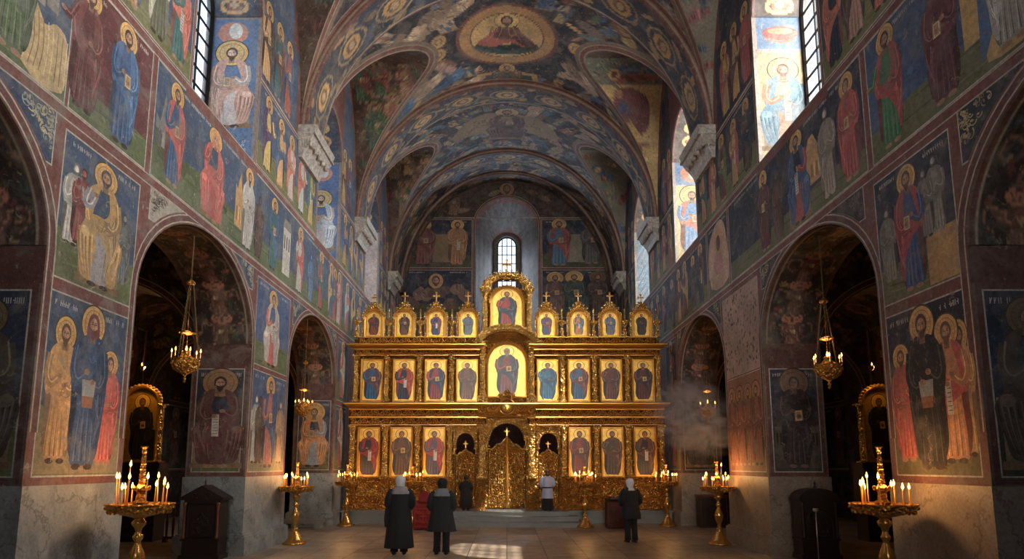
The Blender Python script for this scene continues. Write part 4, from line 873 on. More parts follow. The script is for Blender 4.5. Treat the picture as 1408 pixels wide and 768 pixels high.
# ---- stone corbels under the ribs
tn = 0
for a, b in RIBS[1:]:
    for side in (-1, 1):
        tn += 1; mb = MB(); x0 = W + .0
        for z0, z1, d0, d1 in ((10.25, 10.4, .1, .14), (10.4, 10.85, .14, .42), (10.85, 10.93, .48, .48), (10.93, 11.12, .44, .5)):
            vs = [(side * x, y, z) for z, d in ((z0, d0), (z1, d1)) for x, y in ((x0 - d, a - d * .35), (x0 - d, b + d * .35), (x0 + .0, b + d * .35), (x0 + .0, a - d * .35))]
            mb.mesh(vs, [(0, 1, 2, 3), (7, 6, 5, 4), (0, 4, 5, 1), (1, 5, 6, 2), (2, 6, 7, 3), (3, 7, 4, 0)])
        for i in range(9):
            y = a + .1 + (b - a - .2) * i / 8; mb.ball((side * (x0 - .32), y, 10.66 + .06 * (i % 2)), (.09, .1, .12), 8, 5)
        for i in range(5):
            x = x0 - .06 - .07 * i; mb.ball((side * x, a - .1, 10.62 + .04 * (i % 2)), (.05, .05, .1), 8, 5)
        struct(mb.build('trim_%d' % tn, M_CAP))
# ---- east wall with the apse window funnel
mb = MB(); Pf = lambda c, s, z: (s, c, z)
nich = Op(-1.72, 1.72, 8.0, 15.15, 1.6)
def zt_e(x): return ZS + 6.9 * math.sqrt(max(0, 1 - (x / 5.7) ** 2)) if abs(x) < 5.7 else ZS
slab(mb, Pf, YEND, YEND + .1, -5.7, 5.7, [nich], zt_e, base_wall, base_rev, [5.7 * math.sin(PI / 2 * i / 30) for i in range(-30, 31)], back=False)
cv = Canvas(det=.8)
for z0, z1 in ((12.72, 15.45), (9.9, 12.55)):
    for a, b, L_ in ((-5.65, -1.95, 1), (1.95, 5.65, 0)):
        panel(cv, a, z0, b, z1, (30, 42, 72), (86, 84, 50), .28, bw=.06)
        cv.lv = 7
        if z0 > 12:
            cv.rect(a + 1.2, z0 + .3, b - .6, z0 + 1.9, (150, 118, 76) if L_ else (160, 150, 130), 10); building(cv, a + 1.6, z0 + .4, .9, 1.1, (140, 120, 90))
            if L_: saint(cv, -4.6, z0 + .1, 2.6, (150, 60, 60), (130, 44, 50), lv0=16, sx=1.3); saint(cv, -2.75, z0 + .15, 2.55, (180, 110, 40), (190, 120, 50), lv0=16, sx=1.2, pose='scroll')
            else: saint(cv, 2.9, z0 + .1, 2.65, (50, 120, 160), (170, 50, 46), lv0=16, sx=1.3); saint(cv, 4.7, z0 + .2, 2.5, (110, 110, 110), (90, 80, 76), lv0=16, sx=1.3, halo=(150, 110, 60)); 
        elif L_:
            for i in range(8): drape_blob(cv, -5.2 + i * .42, 11.0 + rnd.uniform(-.4, .5), .45, .35, rnd.choice(((140, 100, 80), (110, 70, 56), (150, 120, 100))), rnd.uniform(-1, 1)); cv.lv += 2
            cv.lv += 2; cv.ell(-3.9, 11.95, .4, .42, (206, 140, 50), 24); cv.lv += 1; head(cv, -3.9, 11.95, .2, BROWN, 1, FLESH)
        else:
            saint(cv, 2.65, 10.0, 2.35, (130, 90, 84), (110, 70, 70), lv0=14, sx=1.3, hr=.15); saint(cv, 3.7, 10.0, 2.4, (60, 90, 80), (50, 80, 80), lv0=42, sx=1.4, hr=.15); saint(cv, 5.0, 10.0, 2.4, (90, 60, 50), (80, 50, 46), lv0=14, sx=1.3, halo=(130, 90, 50), hr=.15)
cv.lv = 3
for sg in (-1, 1): cv.poly([(sg * 1.74, 15.6)] + [(sg * 5.6 * math.sin(t), ZS + 6.75 * math.cos(t)) for t in [(.33 + .5 * i / 12) for i in range(13)]][::-1] * 0 + [(sg * x, z) for x, z in ((4.1, 15.6), (3.6, 16.2), (2.8, 16.85), (1.9, 17.35), (1.0, 17.6), (0, 17.7), (0, 16.85), (.9, 16.6), (1.45, 16.1))], (74, 50, 38))
cv.lv = 5; cv.poly([(-5.6, 15.55), (5.6, 15.55), (5.6, 15.6), (-5.6, 15.6)], (180, 160, 130))
for i in range(40):
    x = rnd.uniform(-3.9, 3.9); z = rnd.uniform(15.8, 17.3)
    if abs(x) < 1.9 and z < 17: continue
    if (x / 5.2) ** 2 + ((z - ZS) / 6.4) ** 2 > 1: continue
    cv.lv = 6 + i % 6; drape_blob(cv, x, z, rnd.uniform(.2, .5), .16, jit(rnd.choice(((120, 84, 56), (90, 70, 60), (60, 50, 46), (130, 100, 64))), 10), rnd.uniform(-.5, .5))
saint(cv, -3.0, 15.75, 1.3, (150, 104, 60), (130, 90, 56), halo=(160, 110, 50), sx=1.6, lv0=16); 
cv.lv = 16; cv.ell(0, 17.25, .4, .36, (170, 120, 54), 20); cv.lv = 17; head(cv, 0, 17.25, .2, BROWN, 1, mul(FLESH, .8))
edge_band(cv, nich.outline(), .14, mul(BRICK, .9))
stamp(mb, cv, lambda u, v, e: (u, YEND - e, v))
# funnel
ni = Op(-.78, .78, 9.2, 14.75, .75)
A = nich.outline(40); B = ni.outline(40)
for i in range(len(A) - 1):
    for j in range(8):
        q0, q1 = j / 8, (j + 1) / 8; f = lambda p, r, q: (p[0] * (1 - q) + r[0] * q, YEND + 2.3 * q, p[1] * (1 - q) + r[1] * q)
        jam = i < 1 or i > len(A) - 3
        c = mixc((120, 116, 120), (84, 70, 60), rnd.uniform(.1, .9)) if not jam else mixc((96, 100, 112), (110, 90, 76), rnd.random())
        if 2 < i < len(A) - 3 and j in (0, 7): c = BRICK
        mb.face([f(A[i], B[i], q0), f(A[i + 1], B[i + 1], q0), f(A[i + 1], B[i + 1], q1), f(A[i], B[i], q1)], cl(c))
mb.face([(-1.72, YEND, 8), (1.72, YEND, 8), (.78, YEND + 2.3, 9.2), (-.78, YEND + 2.3, 9.2)], cl((120, 110, 100)))
wo = Op(-.58, .58, 9.4, 14.75, .58)
slab(mb, Pf, YEND + 2.3, YEND + 2.7, -.8, .8, [wo], lambda x: 15.6, cl((120, 104, 96)), cl((150, 140, 130)), [], back=True, z0=9.)
struct(mb.build('wall_back', M_FR, colattr=True))
# ---- west wall behind the camera
mb = MB(); wop = Op(-2.2, 2.2, 5.0, 10.0, 2.2)
slab(mb, Pf, YB, YB - .8, -5.7, 5.7, [wop], lambda x: ZS + 5.7 * math.sqrt(max(0, 1 - (x / 5.7) ** 2)), base_wall, base_rev, [5.7 * math.sin(PI / 2 * i / 20) for i in range(-20, 21)])
struct(mb.build('wall_front', M_FR, colattr=True))
# ---- aisles
for side, nm, mat in ((-1, 'left', M_FL), (1, 'right', M_FR)):
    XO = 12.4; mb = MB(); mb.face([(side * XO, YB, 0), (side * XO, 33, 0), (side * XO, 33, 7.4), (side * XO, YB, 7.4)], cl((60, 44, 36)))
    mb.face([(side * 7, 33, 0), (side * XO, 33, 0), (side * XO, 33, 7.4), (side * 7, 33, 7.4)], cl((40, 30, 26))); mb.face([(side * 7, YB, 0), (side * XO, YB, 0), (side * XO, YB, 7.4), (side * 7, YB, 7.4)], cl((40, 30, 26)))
    cv = Canvas(det=.7)
    for a, b in ((3.2, 8.0), (9.4, 14.8), (16.6, 22.2), (23, 32)):
        for z0, z1 in ((1.8, 4.1), (4.3, 6.6)):
            n = 3; w = (b - a) / n
            for i in range(n):
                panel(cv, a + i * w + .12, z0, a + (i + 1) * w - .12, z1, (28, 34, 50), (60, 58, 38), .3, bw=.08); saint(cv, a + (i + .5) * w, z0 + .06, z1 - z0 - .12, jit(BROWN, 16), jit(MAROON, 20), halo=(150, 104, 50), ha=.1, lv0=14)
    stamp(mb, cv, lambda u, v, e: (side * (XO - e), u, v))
    # cross arches between pier and outer wall
    for a, b in ((2.3, 3.2), (8.2, 9.3), (15.0, 16.4), (22.2, 23.4)):
        o = Op(7.25, 12.1, 0, 4.3, 2.0); sl = lambda c, s, z: (side * s, c, z)
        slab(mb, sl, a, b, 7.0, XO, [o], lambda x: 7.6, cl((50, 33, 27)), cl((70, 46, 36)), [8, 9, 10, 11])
        cv = Canvas(); edge_band(cv, o.outline(), .16, mul(BRICK, .8)); 
        for i in range(50):
            x = rnd.uniform(7.3, 12.1); z = rnd.uniform(5.6, 7.2)
            if z > o.top(x) + .3: cv.lv = 5 + i % 4; drape_blob(cv, x, z, .2, .1, jit((110, 84, 60), 12), rnd.uniform(-1, 1))
        stamp(mb, cv, lambda u, v, e: (side * u, a - e, v))
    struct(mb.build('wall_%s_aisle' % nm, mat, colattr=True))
    n, m2 = 60, 420; tt = np.linspace(0, PI, n); yy = np.linspace(YB, 33, m2); Tm, Ym = np.meshgrid(tt, yy, indexing='ij')
    P = np.stack([side * (9.7 + 2.72 * np.cos(Tm)), Ym, 6.38 + 1.05 * np.sin(Tm)], -1)
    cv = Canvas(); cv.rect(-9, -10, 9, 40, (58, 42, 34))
    for i in range(150): drape_blob(cv, rnd.uniform(-4, 4), rnd.uniform(6, 24), rnd.uniform(.2, .5), rnd.uniform(.1, .3), jit(rnd.choice(((120, 76, 44), (84, 60, 50), (140, 100, 60), (60, 66, 70))), 12), rnd.uniform(-1, 1))
    for i in range(10):
        for j in (-2.2, 0, 2.2): cv.ring(j, 6 + i * 1.7, .55, .4, .14, (180, 110, 50), 20); cv.ell(j, 6 + i * 1.7, .3, .22, (100, 60, 40))
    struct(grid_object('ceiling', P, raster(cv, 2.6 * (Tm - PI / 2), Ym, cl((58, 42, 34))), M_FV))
    mb = MB(); mb.box(*sorted((side * 5.75, side * 13.2)), YB - 1, 33.4, 7.62, 7.8); struct(mb.build('ceiling', M_DADO))  # unseen aisle roof slab, added to block the sun
    mb = MB(); mb.box(*sorted((side * 12.5, side * 13.2)), YB - 1, 33.4, 0, 7.7); struct(mb.build('wall_%s_outer' % nm, M_DADO))  # unseen outer wall, added to keep the sun out of the aisle
mb = MB(); mb.box(-13.2, 13.2, YB - 1, 37.4, -.3, 0); struct(mb.build('floor', M_FLOOR))
# low marble kerb and the solea with three steps
mb = MB(); mb.box(-5.52, 5.52, 22.3, 34.8, 0, .4); mb.box(-5.55, 5.55, 22.24, 34.8, .36, .42)
struct(mb.build('trim_20', M_STEP))
mb = MB()
for i, (xa, xb, ya) in enumerate(((-2.35, 2.6, 20.85), (-2.3, 2.3, 21.35), (-2.25, 2.0, 21.85))):
    z = .14 * (i + 1); mb.box(xa, xb, ya + .03, 22.26, z - .14, z - .03); mb.box(xa - .03, xb + .03, ya, 22.26, z - .035, z)
struct(mb.build('trim_21', M_STEP))
# ---- windows: frames with iron bars and panes
wn = 0
def window(name, pl, o, c, nb, nr, mat_f):
    """pl(c, s, z): glazing at plane c"""
    global wn
    wn += 1; mb = MB(); fr = []
    hw = (o.y1 - o.y0) / 2; m = (o.y0 + o.y1) / 2
    ol = o.outline()
    for p, q in zip(ol[:-1], ol[1:]): mb.tube([pl(c, *p), pl(c, *q)], .06, 6)
    mb.tube([pl(c, o.y0, o.z0 + .03), pl(c, o.y1, o.z0 + .03)], .07, 6)
    for i in range(1, nb): y = o.y0 + (o.y1 - o.y0) * i / nb; mb.tube([pl(c, y, o.z0), pl(c, y, o.top(y))], .028, 5)
    for i in range(1, nr):
        z = o.z0 + (o.zs + o.r - o.z0) * i / nr; e = hw if z < o.zs else hw * math.sqrt(max(0, 1 - ((z - o.zs) / o.r) ** 2)); mb.tube([pl(c, m - e, z), pl(c, m + e, z)], .028, 5)
    f = struct(mb.build('window_%d' % wn, mat_f))
    mb = MB(); mb.face([pl(c + .01, *p) for p in ol]); g = mb.build('pane', M_GLASS, f)
for side in (-1, 1):
    for k, w in enumerate(ops_nave[4:]):
        window('w', (lambda c, s, z, side=side: (side * c, s, z)), Op(w.y0 + .02, w.y1 - .02, 8.62, 12.25, 1.23), W + T - .12, 5, 12, M_IRON)
window('w', Pf, Op(-.56, .56, 9.42, 14.75, .56), YEND + 2.45, 4, 11, M_IRON)
window('w', Pf, Op(-2.18, 2.18, 5.02, 10.0, 2.18), YB - .5, 6, 10, M_IRON)  # unseen west window, added for the frontal fill
# ------------------------------------------------------------------ iconostasis
YI = 22.8; ZB = .42
def Zi(y): return on_front(697, y, YI)[1] - ZB
S1, S2, S3 = .02516, .02557, .02584
ico = empty('iconostasis', (0, YI, ZB), 'tall gilded wooden icon screen with carved doors and three tiers of painted saints', 'iconostasis')
PI2 = lambda c, s, z: (s, c, z)
def scroll_row(mb, x0, x1, z, r, Y, m=0):
    n = max(1, int((x1 - x0) / (r * 2.15))); st = (x1 - x0) / n
    for i in range(n):
        cx = x0 + st * (i + .5); d = 1 if i % 2 else -1
        mb.scroll(cx, z, r * .82, Y, r * .3, r * .42, 1.3, PI if d > 0 else 0, d, m)
        mb.ridge([(cx - st * .5, z - d * r * .5), (cx - st * .2, z - d * r * .95), (cx + st * .3, z - d * r * .9), (cx + st * .5, z + d * r * .4)], r * .26, r * .26, Y, m)
def bead_row(mb, x0, x1, z, r, Y):
    n = int((x1 - x0) / (r * 2.6))
    for i in range(n): x = x0 + (x1 - x0) * (i + .5) / n; mb.mesh([(x - r, Y, z), (x, Y, z - r), (x + r, Y, z), (x, Y, z + r), (x, Y - r, z)], [(0, 1, 4), (1, 2, 4), (2, 3, 4), (3, 0, 4)])
def moulding(mb, x0, x1, prof, yb=.3):
    """prof: (projection, z) outline swept along x with returned ends"""
    vs = []
    for p, z in prof: vs += [(x0 - p * .6, -p, z), (x1 + p * .6, -p, z)]
    n = len(prof); fs = [(2 * i, 2 * i + 1, 2 * i + 3, 2 * i + 2) for i in range(n - 1)]
    b = len(vs)
    for p, z in prof: vs += [(x0 - p * .6, yb, z), (x1 + p * .6, yb, z)]
    fs += [(2 * i, 2 * i + 2, b + 2 * i + 2, b + 2 * i) for i in range(n - 1)] + [(2 * i + 1, b + 2 * i + 1, b + 2 * i + 3, 2 * i + 3) for i in range(n - 1)]
    fs += [(0, b, b + 1, 1), (2 * n - 2, 2 * n - 1, b + 2 * n - 1, b + 2 * n - 2), ]
    fs += [(b + 2 * i, b + 2 * i + 2, b + 2 * i + 3, b + 2 * i + 1) for i in range(n - 1)]
    mb.mesh(vs, fs)
def column_mb(x, z0, z1, r, y=-.1, ped=None):
    mb = MB(); h = z1 - z0
    if ped: mb.box(x - r * 1.6, x + r * 1.6, y - r * 1.3, 0.02, ped, z0)
    mb.box(x - r * 1.45, x + r * 1.45, y - r * 1.3, .02, z0, z0 + r * .6); mb.box(x - r * 1.55, x + r * 1.55, y - r * 1.4, .02, z1 - r * .5, z1)
    prof = [(r * 1.25, r * .6), (r * 1.35, r * .9), (r * .95, r * 1.3)]; n = int(h / .05); za, zb = r * 1.4, h - r * 2.6
    for i in range(n + 1): q = i / n; prof.append((r * (1.0 - .12 * q + .07 * math.sin(q * n * .8)), za + (zb - za) * q))
    prof += [(r * .8, zb + r * .1), (r * 1.15, zb + r * .25), (r * .9, zb + r * .6), (r * 1.2, zb + r * 1.2), (r * 1.5, h - r * .6)]
    mb.lathe(prof, x, y, z0, 14, wob=lambda a, k: 1 + .13 * math.sin(3 * a + k * .8)); 
    for i in range(8): a = 2 * PI * i / 8; mb.ball((x + r * 1.15 * math.cos(a), y + r * 1.15 * math.sin(a), z1 - r * 1.4), r * .32, 6, 4)
    return mb
# backing boards of the two tiers with door openings
XD = 57 * S1; zT = Zi(555)
mb = MB(); dops = [Op(-XD - .36, -XD + .36, 0, Zi(606), Zi(593) - Zi(606)), Op(-.66, .66, 0, Zi(603), Zi(580) - Zi(603)), Op(XD - .36, XD + .36, 0, Zi(606), Zi(593) - Zi(606))]
slab(mb, PI2, 0, .3, -5.46, 5.46, dops, lambda x: Zi(567), None, None)
slab(mb, PI2, 0.02, .3, -5.4, 5.4, [], lambda x: Zi(466), None, None, z0=Zi(567))
part(mb, 'frame', M_PAT, ico)
# plinth under the icons, in four stretches
xs = sorted([211 * S1 + .12, 167 * S1, 123 * S1, 78.5 * S1]); zp = Zi(655)
for s in (-1, 1):
    mb = MB(); x0, x1 = sorted((s * 5.5, s * 1.86)); moulding(mb, x0, x1, [(.14, 0), (.16, .02), (.16, .16), (.09, .22), (.07, .26), (.07, zp - .12), (.13, zp - .08), (.15, zp - .02), (.1, zp)], .02)
    part(mb, 'plinth', M_PAT, ico)
cols1 = [211, 167, 123, 78.5]
for s in (-1, 1):
    ed = [5.34, 167 * S1, 123 * S1, 78.5 * S1 - .0]
    for i in range(3):
        a, b = sorted((s * (ed[i] - .2), s * (ed[i + 1] + .2))); mb = MB(); z0, z1 = .3, zp - .16; m = (a + b) / 2
        mb.ridge([(a, z0), (b, z0), (b, z1), (a, z1)], .045, .04, -.07, closed=True)
        mb.box(a + .05, b - .05, -.075, -.06, z0 + .04, z1 - .04, m=1); zc = (z0 + z1) / 2; r = (z1 - z0) * .26
        for q in (-1, 1): mb.scroll(m + q * r * 1.15, zc, r, -.075, .05, .04, 1.5, PI if q > 0 else 0, q); mb.scroll(m + q * (b - a) * .38, zc + .0, r * .55, -.075, .04, .035, 1.3, 0 if q > 0 else PI, -q)
        mb.ball((m, -.09, zc), (.06, .04, .09), 8, 5); bead_row(mb, a + .08, b - .08, z1 - .05, .018, -.075)
        part(mb, 'carved_panel', [M_CARV, M_PAT], ico)
    for cdx in cols1[:-1] + [78.5]:
        x = s * (cdx * S1 if cdx != 211 else 5.34); mb = MB(); w = .15
        mb.box(x - w, x + w, -.2, -.02, .02, zp); mb.box(x - w - .03, x + w + .03, -.23, -.02, 0, .14); mb.box(x - w - .03, x + w + .03, -.23, -.02, zp - .08, zp + .01)
        mb.ridge([(x - w + .03, .2), (x + w - .03, .2), (x + w - .03, zp - .14), (x - w + .03, zp - .14)], .025, .02, -.2, closed=True)
        zc = (zp + .06) / 2
        for q in (-1, 1): mb.scroll(x, zc + q * .17, .075, -.2, .028, .03, 1.4, PI / 2 * q, q)
        part(mb, 'pedestal', [M_PAT], ico)
        part(column_mb(x, zp + .01, Zi(585), .095, -.11), 'column', M_CARV, ico)
    # pillar between the side door and the royal doors
    x = s * 34 * S1; mb = MB(); zq = Zi(657)
    mb.box(x - .17, x + .17, -.24, -.02, 0, .12); mb.box(x - .15, x + .15, -.21, -.02, .12, zq); mb.box(x - .18, x + .18, -.24, -.02, zq - .06, zq)
    mb.ridge([(x - .1, .18), (x + .1, .18), (x + .1, zq - .12), (x - .1, zq - .12)], .025, .02, -.21, closed=True)
    for q in range(4): mb.scroll(x, .3 + q * .19, .075, -.21, .028, .03, 1.4, PI / 2 * q, 1 if q % 2 else -1)
    part(mb, 'pedestal', [M_PAT], ico); part(column_mb(x, zq, Zi(583), .125, -.11), 'column', M_CARV, ico)
# friezes and cornices
def cornice(zb, zt_, w, name='cornice', gap=0.):
    mb = MB(); h = zt_ - zb
    for x0, x1 in (((-w, -gap), (gap, w)) if gap else ((-w, w),)): moulding(mb, x0, x1, [(.04, zb), (.1, zb + h * .15), (.12, zb + h * .3), (.24, zb + h * .5), (.3, zb + h * .7), (.34, zb + h * .75), (.34, zb + h * .93), (.3, zt_)], .3)
    part(mb, name, M_GOLD, ico)
def frieze(zb, zt_, w, gap=0., proj=.1):
    mb = MB(); z = (zb + zt_) / 2; r = (zt_ - zb) * .36
    for x0, x1 in (((-w, -gap), (gap, w)) if gap else ((-w, w),)):
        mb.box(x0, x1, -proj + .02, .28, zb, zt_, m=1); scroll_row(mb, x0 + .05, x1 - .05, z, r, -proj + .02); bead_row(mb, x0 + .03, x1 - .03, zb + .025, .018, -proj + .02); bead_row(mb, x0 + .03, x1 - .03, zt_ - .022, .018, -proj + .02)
        for zz in (zb, zt_): mb.box(x0 - .01, x1 + .01, -proj - .02, .28, zz - .012, zz + .012)
    part(mb, 'frieze', [M_GOLD, M_RECESS], ico)
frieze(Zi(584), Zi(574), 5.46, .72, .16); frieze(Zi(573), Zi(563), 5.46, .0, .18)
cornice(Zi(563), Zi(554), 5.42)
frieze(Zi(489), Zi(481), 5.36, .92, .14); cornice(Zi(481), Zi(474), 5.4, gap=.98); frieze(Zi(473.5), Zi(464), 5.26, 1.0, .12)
# openings: carved arch surrounds
def surround(x, hw, zs, ap, zt_, w, y=-.08):
    mb = MB(); o = Op(x - hw, x + hw, zs - .45, zs, ap - zs); slab(mb, PI2, y, y + .06, x - w, x + w, [o], lambda q: zt_, None, None, z0=zs - .45)
    pts = [(p[0], y - .02, p[1]) for p in o.outline()[1:-1]]; mb.tube(pts, .035, 6); n = len(pts)
    for i in range(0, n, 1): mb.ball((x + (pts[i][0] - x) * .93, y - .01, pts[i][2] - .03), .033, 6, 4)
    pts2 = [(x + (p[0] - x) * 1.14, y - .02, p[2] + .06) for p in pts]; mb.tube(pts2, .022, 6)
    for q in (-1, 1): mb.scroll(x + q * (w - .1), zt_ - .12, .07, y, .03, .03, 1.3, 0, q)
    mb.scroll(x, zt_ - (zt_ - ap) * .5, .06, y, .03, .03, 1.3, 0, 1)
    return mb
part(surround(0, .66, Zi(603), Zi(580), Zi(574), .74), 'door_arch', M_CARV, ico)
for s in (-1, 1): part(surround(s * XD, .34, Zi(606), Zi(593), Zi(584), .42), 'door_arch', M_CARV, ico)
# doors
def leaf(x0, x1, top, name, y=.08, nrow=4, med=None):
    mb = MB(); n = 22; P = [(x0 + (x1 - x0) * i / n) for i in range(n + 1)]
    for a, b in zip(P[:-1], P[1:]):
        for c in (y, y + .07): mb.face([(a, c, .03), (b, c, .03), (b, c, top(b)), (a, c, top(a))], m=1)
        mb.face([(a, y, top(a)), (b, y, top(b)), (b, y + .07, top(b)), (a, y + .07, top(a))], m=1)
        mb.ball(((a + b) / 2, y, top((a + b) / 2)), .035, 6, 4)
    for a in (x0, x1): mb.face([(a, y, .03), (a, y + .07, .03), (a, y + .07, top(a)), (a, y, top(a))], m=1)
    zt_ = min(top(x0), top(x1)) - .05; w = x1 - x0; m = (x0 + x1) / 2
    mb.ridge([(x0 + .04, .08), (x1 - .04, .08), (x1 - .04, zt_), (x0 + .04, zt_)], .04, .035, y, closed=True)
    st = (zt_ - .2) / nrow
    for i in range(nrow):
        z = .14 + st * (i + .5)
        if i in (1, nrow - 2) or nrow < 4:
            mb.ridge([(m + w * .33 * math.cos(t * .3), z + w * .36 * math.sin(t * .3)) for t in range(21)], .04, .04, y, closed=True)
            mb.scroll(m, z, w * .22, y, .035, .035, 1.6, i, 1)
        else:
            for q in (-1, 1): mb.scroll(m + q * w * .19, z + st * .17, w * .16, y, .03, .035, 1.5, PI / 2, q); mb.scroll(m + q * w * .19, z - st * .25, w * .14, y, .03, .03, 1.5, -PI / 2, -q)
        for q in (-1, 1):
            for e in (-1, 1): mb.scroll(m + q * w * .36, z + e * st * .42, w * .09, y, .024, .025, 1.2, 0, q * e)
    return mb
def topc(x): q = abs(x) / .63; return Zi(602) + (Zi(618) - Zi(602)) * (q ** .8) + .03 * math.sin(q * 14)
part(leaf(-.645, -.012, topc, 'd', nrow=5), 'royal_door', [M_CARV, M_PAT], ico); part(leaf(.012, .645, topc, 'd', nrow=5), 'royal_door', [M_CARV, M_PAT], ico)
def cross_mb(mb, x, y, z, h, r=.02):
    mb.lathe([(r * 1.2, 0), (r * 2.2, h * .1), (r, h * .2), (r * 1.8, h * .28), (r * .8, h * .36)], x, y, z, 8)
    mb.box(x - r * .8, x + r * .8, y - r * .6, y + r * .6, z + h * .3, z + h); mb.box(x - h * .2, x + h * .2, y - r * .6, y + r * .6, z + h * .68, z + h * .78)
    for dx, dz in ((-.22, .73), (.22, .73), (0, 1.0)): mb.ball((x + h * dx, y, z + h * dz), r * 1.7, 6, 4)
mb = MB(); mb.tube([(0, .06, .05), (0, .06, Zi(602))], .035, 8); cross_mb(mb, 0, .08, Zi(603), .36, .022); part(mb, 'door_cross', M_GOLD, ico)
for s in (-1, 1):
    tp = lambda x: Zi(618) - abs(x - s * XD) / .34 * .2 + .02 * math.sin(abs(x - s * XD) * 40)
    part(leaf(s * XD - .345, s * XD + .345, tp, 'd', nrow=4), 'side_door', [M_CARV, M_PAT], ico); mb = MB(); cross_mb(mb, s * XD, .1, Zi(619), .32, .016); part(mb, 'door_cross', M_GOLD, ico)
# middle-tier columns
for s in (-1, 1):
    for dx in (207, 165, 120, 76): part(column_mb(s * dx * S2, Zi(553), Zi(489), .085, -.1), 'column', M_CARV, ico)
    part(column_mb(s * 33.5 * S2, Zi(547), Zi(470), .11, -.13, ped=Zi(554)), 'column', M_CARV, ico)
    for dx in (206, 162, 119, 75.5):   # candle-shaped finials of the crest
        x = s * dx * S3; mb = MB(); z0 = Zi(464); h = Zi(424) - z0
        mb.lathe([(.1, 0), (.12, .03), (.07, .07), (.05, .14), (.085, .2), (.05, .26), (.04, .4), (.075, .46), (.13, .52), (.14, .56), (.1, .6), (.05, .62), (.03, .66), (.024, h - .1), (.03, h - .05), (.004, h)], x, -.02, z0, 12, wob=lambda a, k: 1 + .1 * math.sin(5 * a + k))
        for i in range(6): a = PI * i / 3; mb.ball((x + .12 * math.cos(a), -.02 + .12 * math.sin(a), z0 + .58), .035, 6, 4)
        part(mb, 'finial', M_CARV, ico)
# ---- icons
def icon(x, z0, z1, hw, spec, arched=False, y=-.03, head_h=1.0, lab=None, fw=.05):
    cv = Canvas(det=1.2); h = z1 - z0; zs = z1 - hw if arched else z1
    def outline(q): 
        w = hw - q
        return [(-w, q), (w, q)] + ([(w * math.cos(PI * i / 16), zs - z0 + w * math.sin(PI * i / 16)) for i in range(17)] if arched else [(w, h - q), (-w, h - q)])
    cv.lv = 1; cv.poly(outline(0), (206, 146, 52), a=.75); cv.lv = 2; cv.poly(outline(.035), (120, 76, 34), a=.3); cv.lv = 3; cv.poly(outline(.045), (240, 190, 92), a=.5); cv.lv = 4
    for i in range(8): q = rnd.uniform(-.8, .8); zz = rnd.uniform(.45, .95) * h; cv.line(smooth([(q * hw * .9, zz), (q * hw * .8 + .05, zz + .04), (q * hw * .85, zz + .09)], 3, False), .012, (176, 120, 44))
    t, m, pose, beard, hair, seated = spec; H = (h - .1) * head_h
    saint(cv, 0, .05, H * .98, t, m, halo=(250, 200, 100), ha=.5, hair=hair, beard=beard, pose=pose, lv0=8, sx=min(1.25, hw * 2 * .9 / (H * .36)), hr=.105, skin=(150, 98, 62), big=True, feet=False)
    mb = MB(); mb.box(x - hw, x + hw, y + .002, y + .04, z0, zs); 
    mb.c = [cl((150, 100, 40), .5)] * len(mb.f)
    stamp(mb, cv, lambda u, v, e: (x + u, y - e, z0 + v))
    o = part(mb, 'icon', M_ICON, ico, colattr=True, label=lab)
    fr = MB(); ol = [(x + p[0], y - .01, z0 + p[1]) for p in outline(-.015)]; fr.tube(ol + [ol[0]], fw * .55, 6)
    if arched:
        ol2 = [(x + p[0] * 1.0, y - .02, z0 + p[1]) for p in outline(-.06)[1:]]; fr.tube(ol2, fw * .5, 6)
        for i, p in enumerate(ol2[1:-1]): fr.ball((p[0] + (p[0] - x) * .1, p[1], p[2] + .02), .042, 6, 4)
    f = fr.build('icon_frame', M_GOLD, o); KIDS.setdefault(o.name, []).append(f)
    return o
NV = (30, 42, 66); RB = (150, 50, 36)
bot = [(-190, ((40, 34, 40), (150, 40, 34), 'scroll', 2, BROWN, 0)), (-145, ((110, 74, 46), (90, 66, 44), 'book', 0, BROWN, 0)), (-100, ((90, 70, 80), (176, 60, 30), 'scroll', 2, BROWN, 0)), (100, ((140, 50, 30), (100, 56, 40), 'book', 1, BROWN, 0)), (145, ((80, 60, 44), (96, 60, 40), 'bless', 2, BROWN, 0)), (190, ((44, 34, 34), (104, 58, 38), 'scroll', 0, BROWN, 0))]
nm = {0: 'clean-shaven saint', 1: 'bearded saint', 2: 'long-bearded saint'}
def cn(c):
    r, g, b = c
    if max(c) < 60: return 'black'
    if b > r * 1.15: return 'blue'
    if r > 165 and g < 80: return 'orange-red'
    if r > 135 and g < 66: return 'red'
    if r > g * 1.6: return 'maroon'
    if abs(r - b) < 30 and r > 70: return 'grey'
    return 'brown'
def lab(sp, tier): return 'painted icon of a %s in a %s cloak over %s, %s tier' % (nm[sp[3]], cn(sp[1]), cn(sp[0]), tier)
for dx, sp in bot: icon(dx * S1, Zi(656), Zi(587), .37, sp, lab=lab(sp, 'bottom'))
mid = [(-185, ((30, 86, 130), (96, 60, 66), 'book', 1)), (-141, ((36, 36, 50), (186, 62, 34), 'scroll', 1)), (-97.5, ((150, 44, 50), (40, 50, 76), 'book', 0)), (-54.5, ((120, 70, 36), (104, 62, 34), 'none', 1)), (56, ((36, 110, 150), (30, 90, 130), 'bless', 0)), (99, ((50, 100, 140), (116, 60, 60), 'book', 2)), (143, ((110, 50, 40), (90, 56, 44), 'bless', 1)), (187, ((90, 34, 34), (54, 30, 34), 'book', 1))]
for dx, sp in mid: sp = sp + (BROWN, 0); icon(dx * S2, Zi(552), Zi(494), .37, sp, lab=lab(sp, 'middle'))
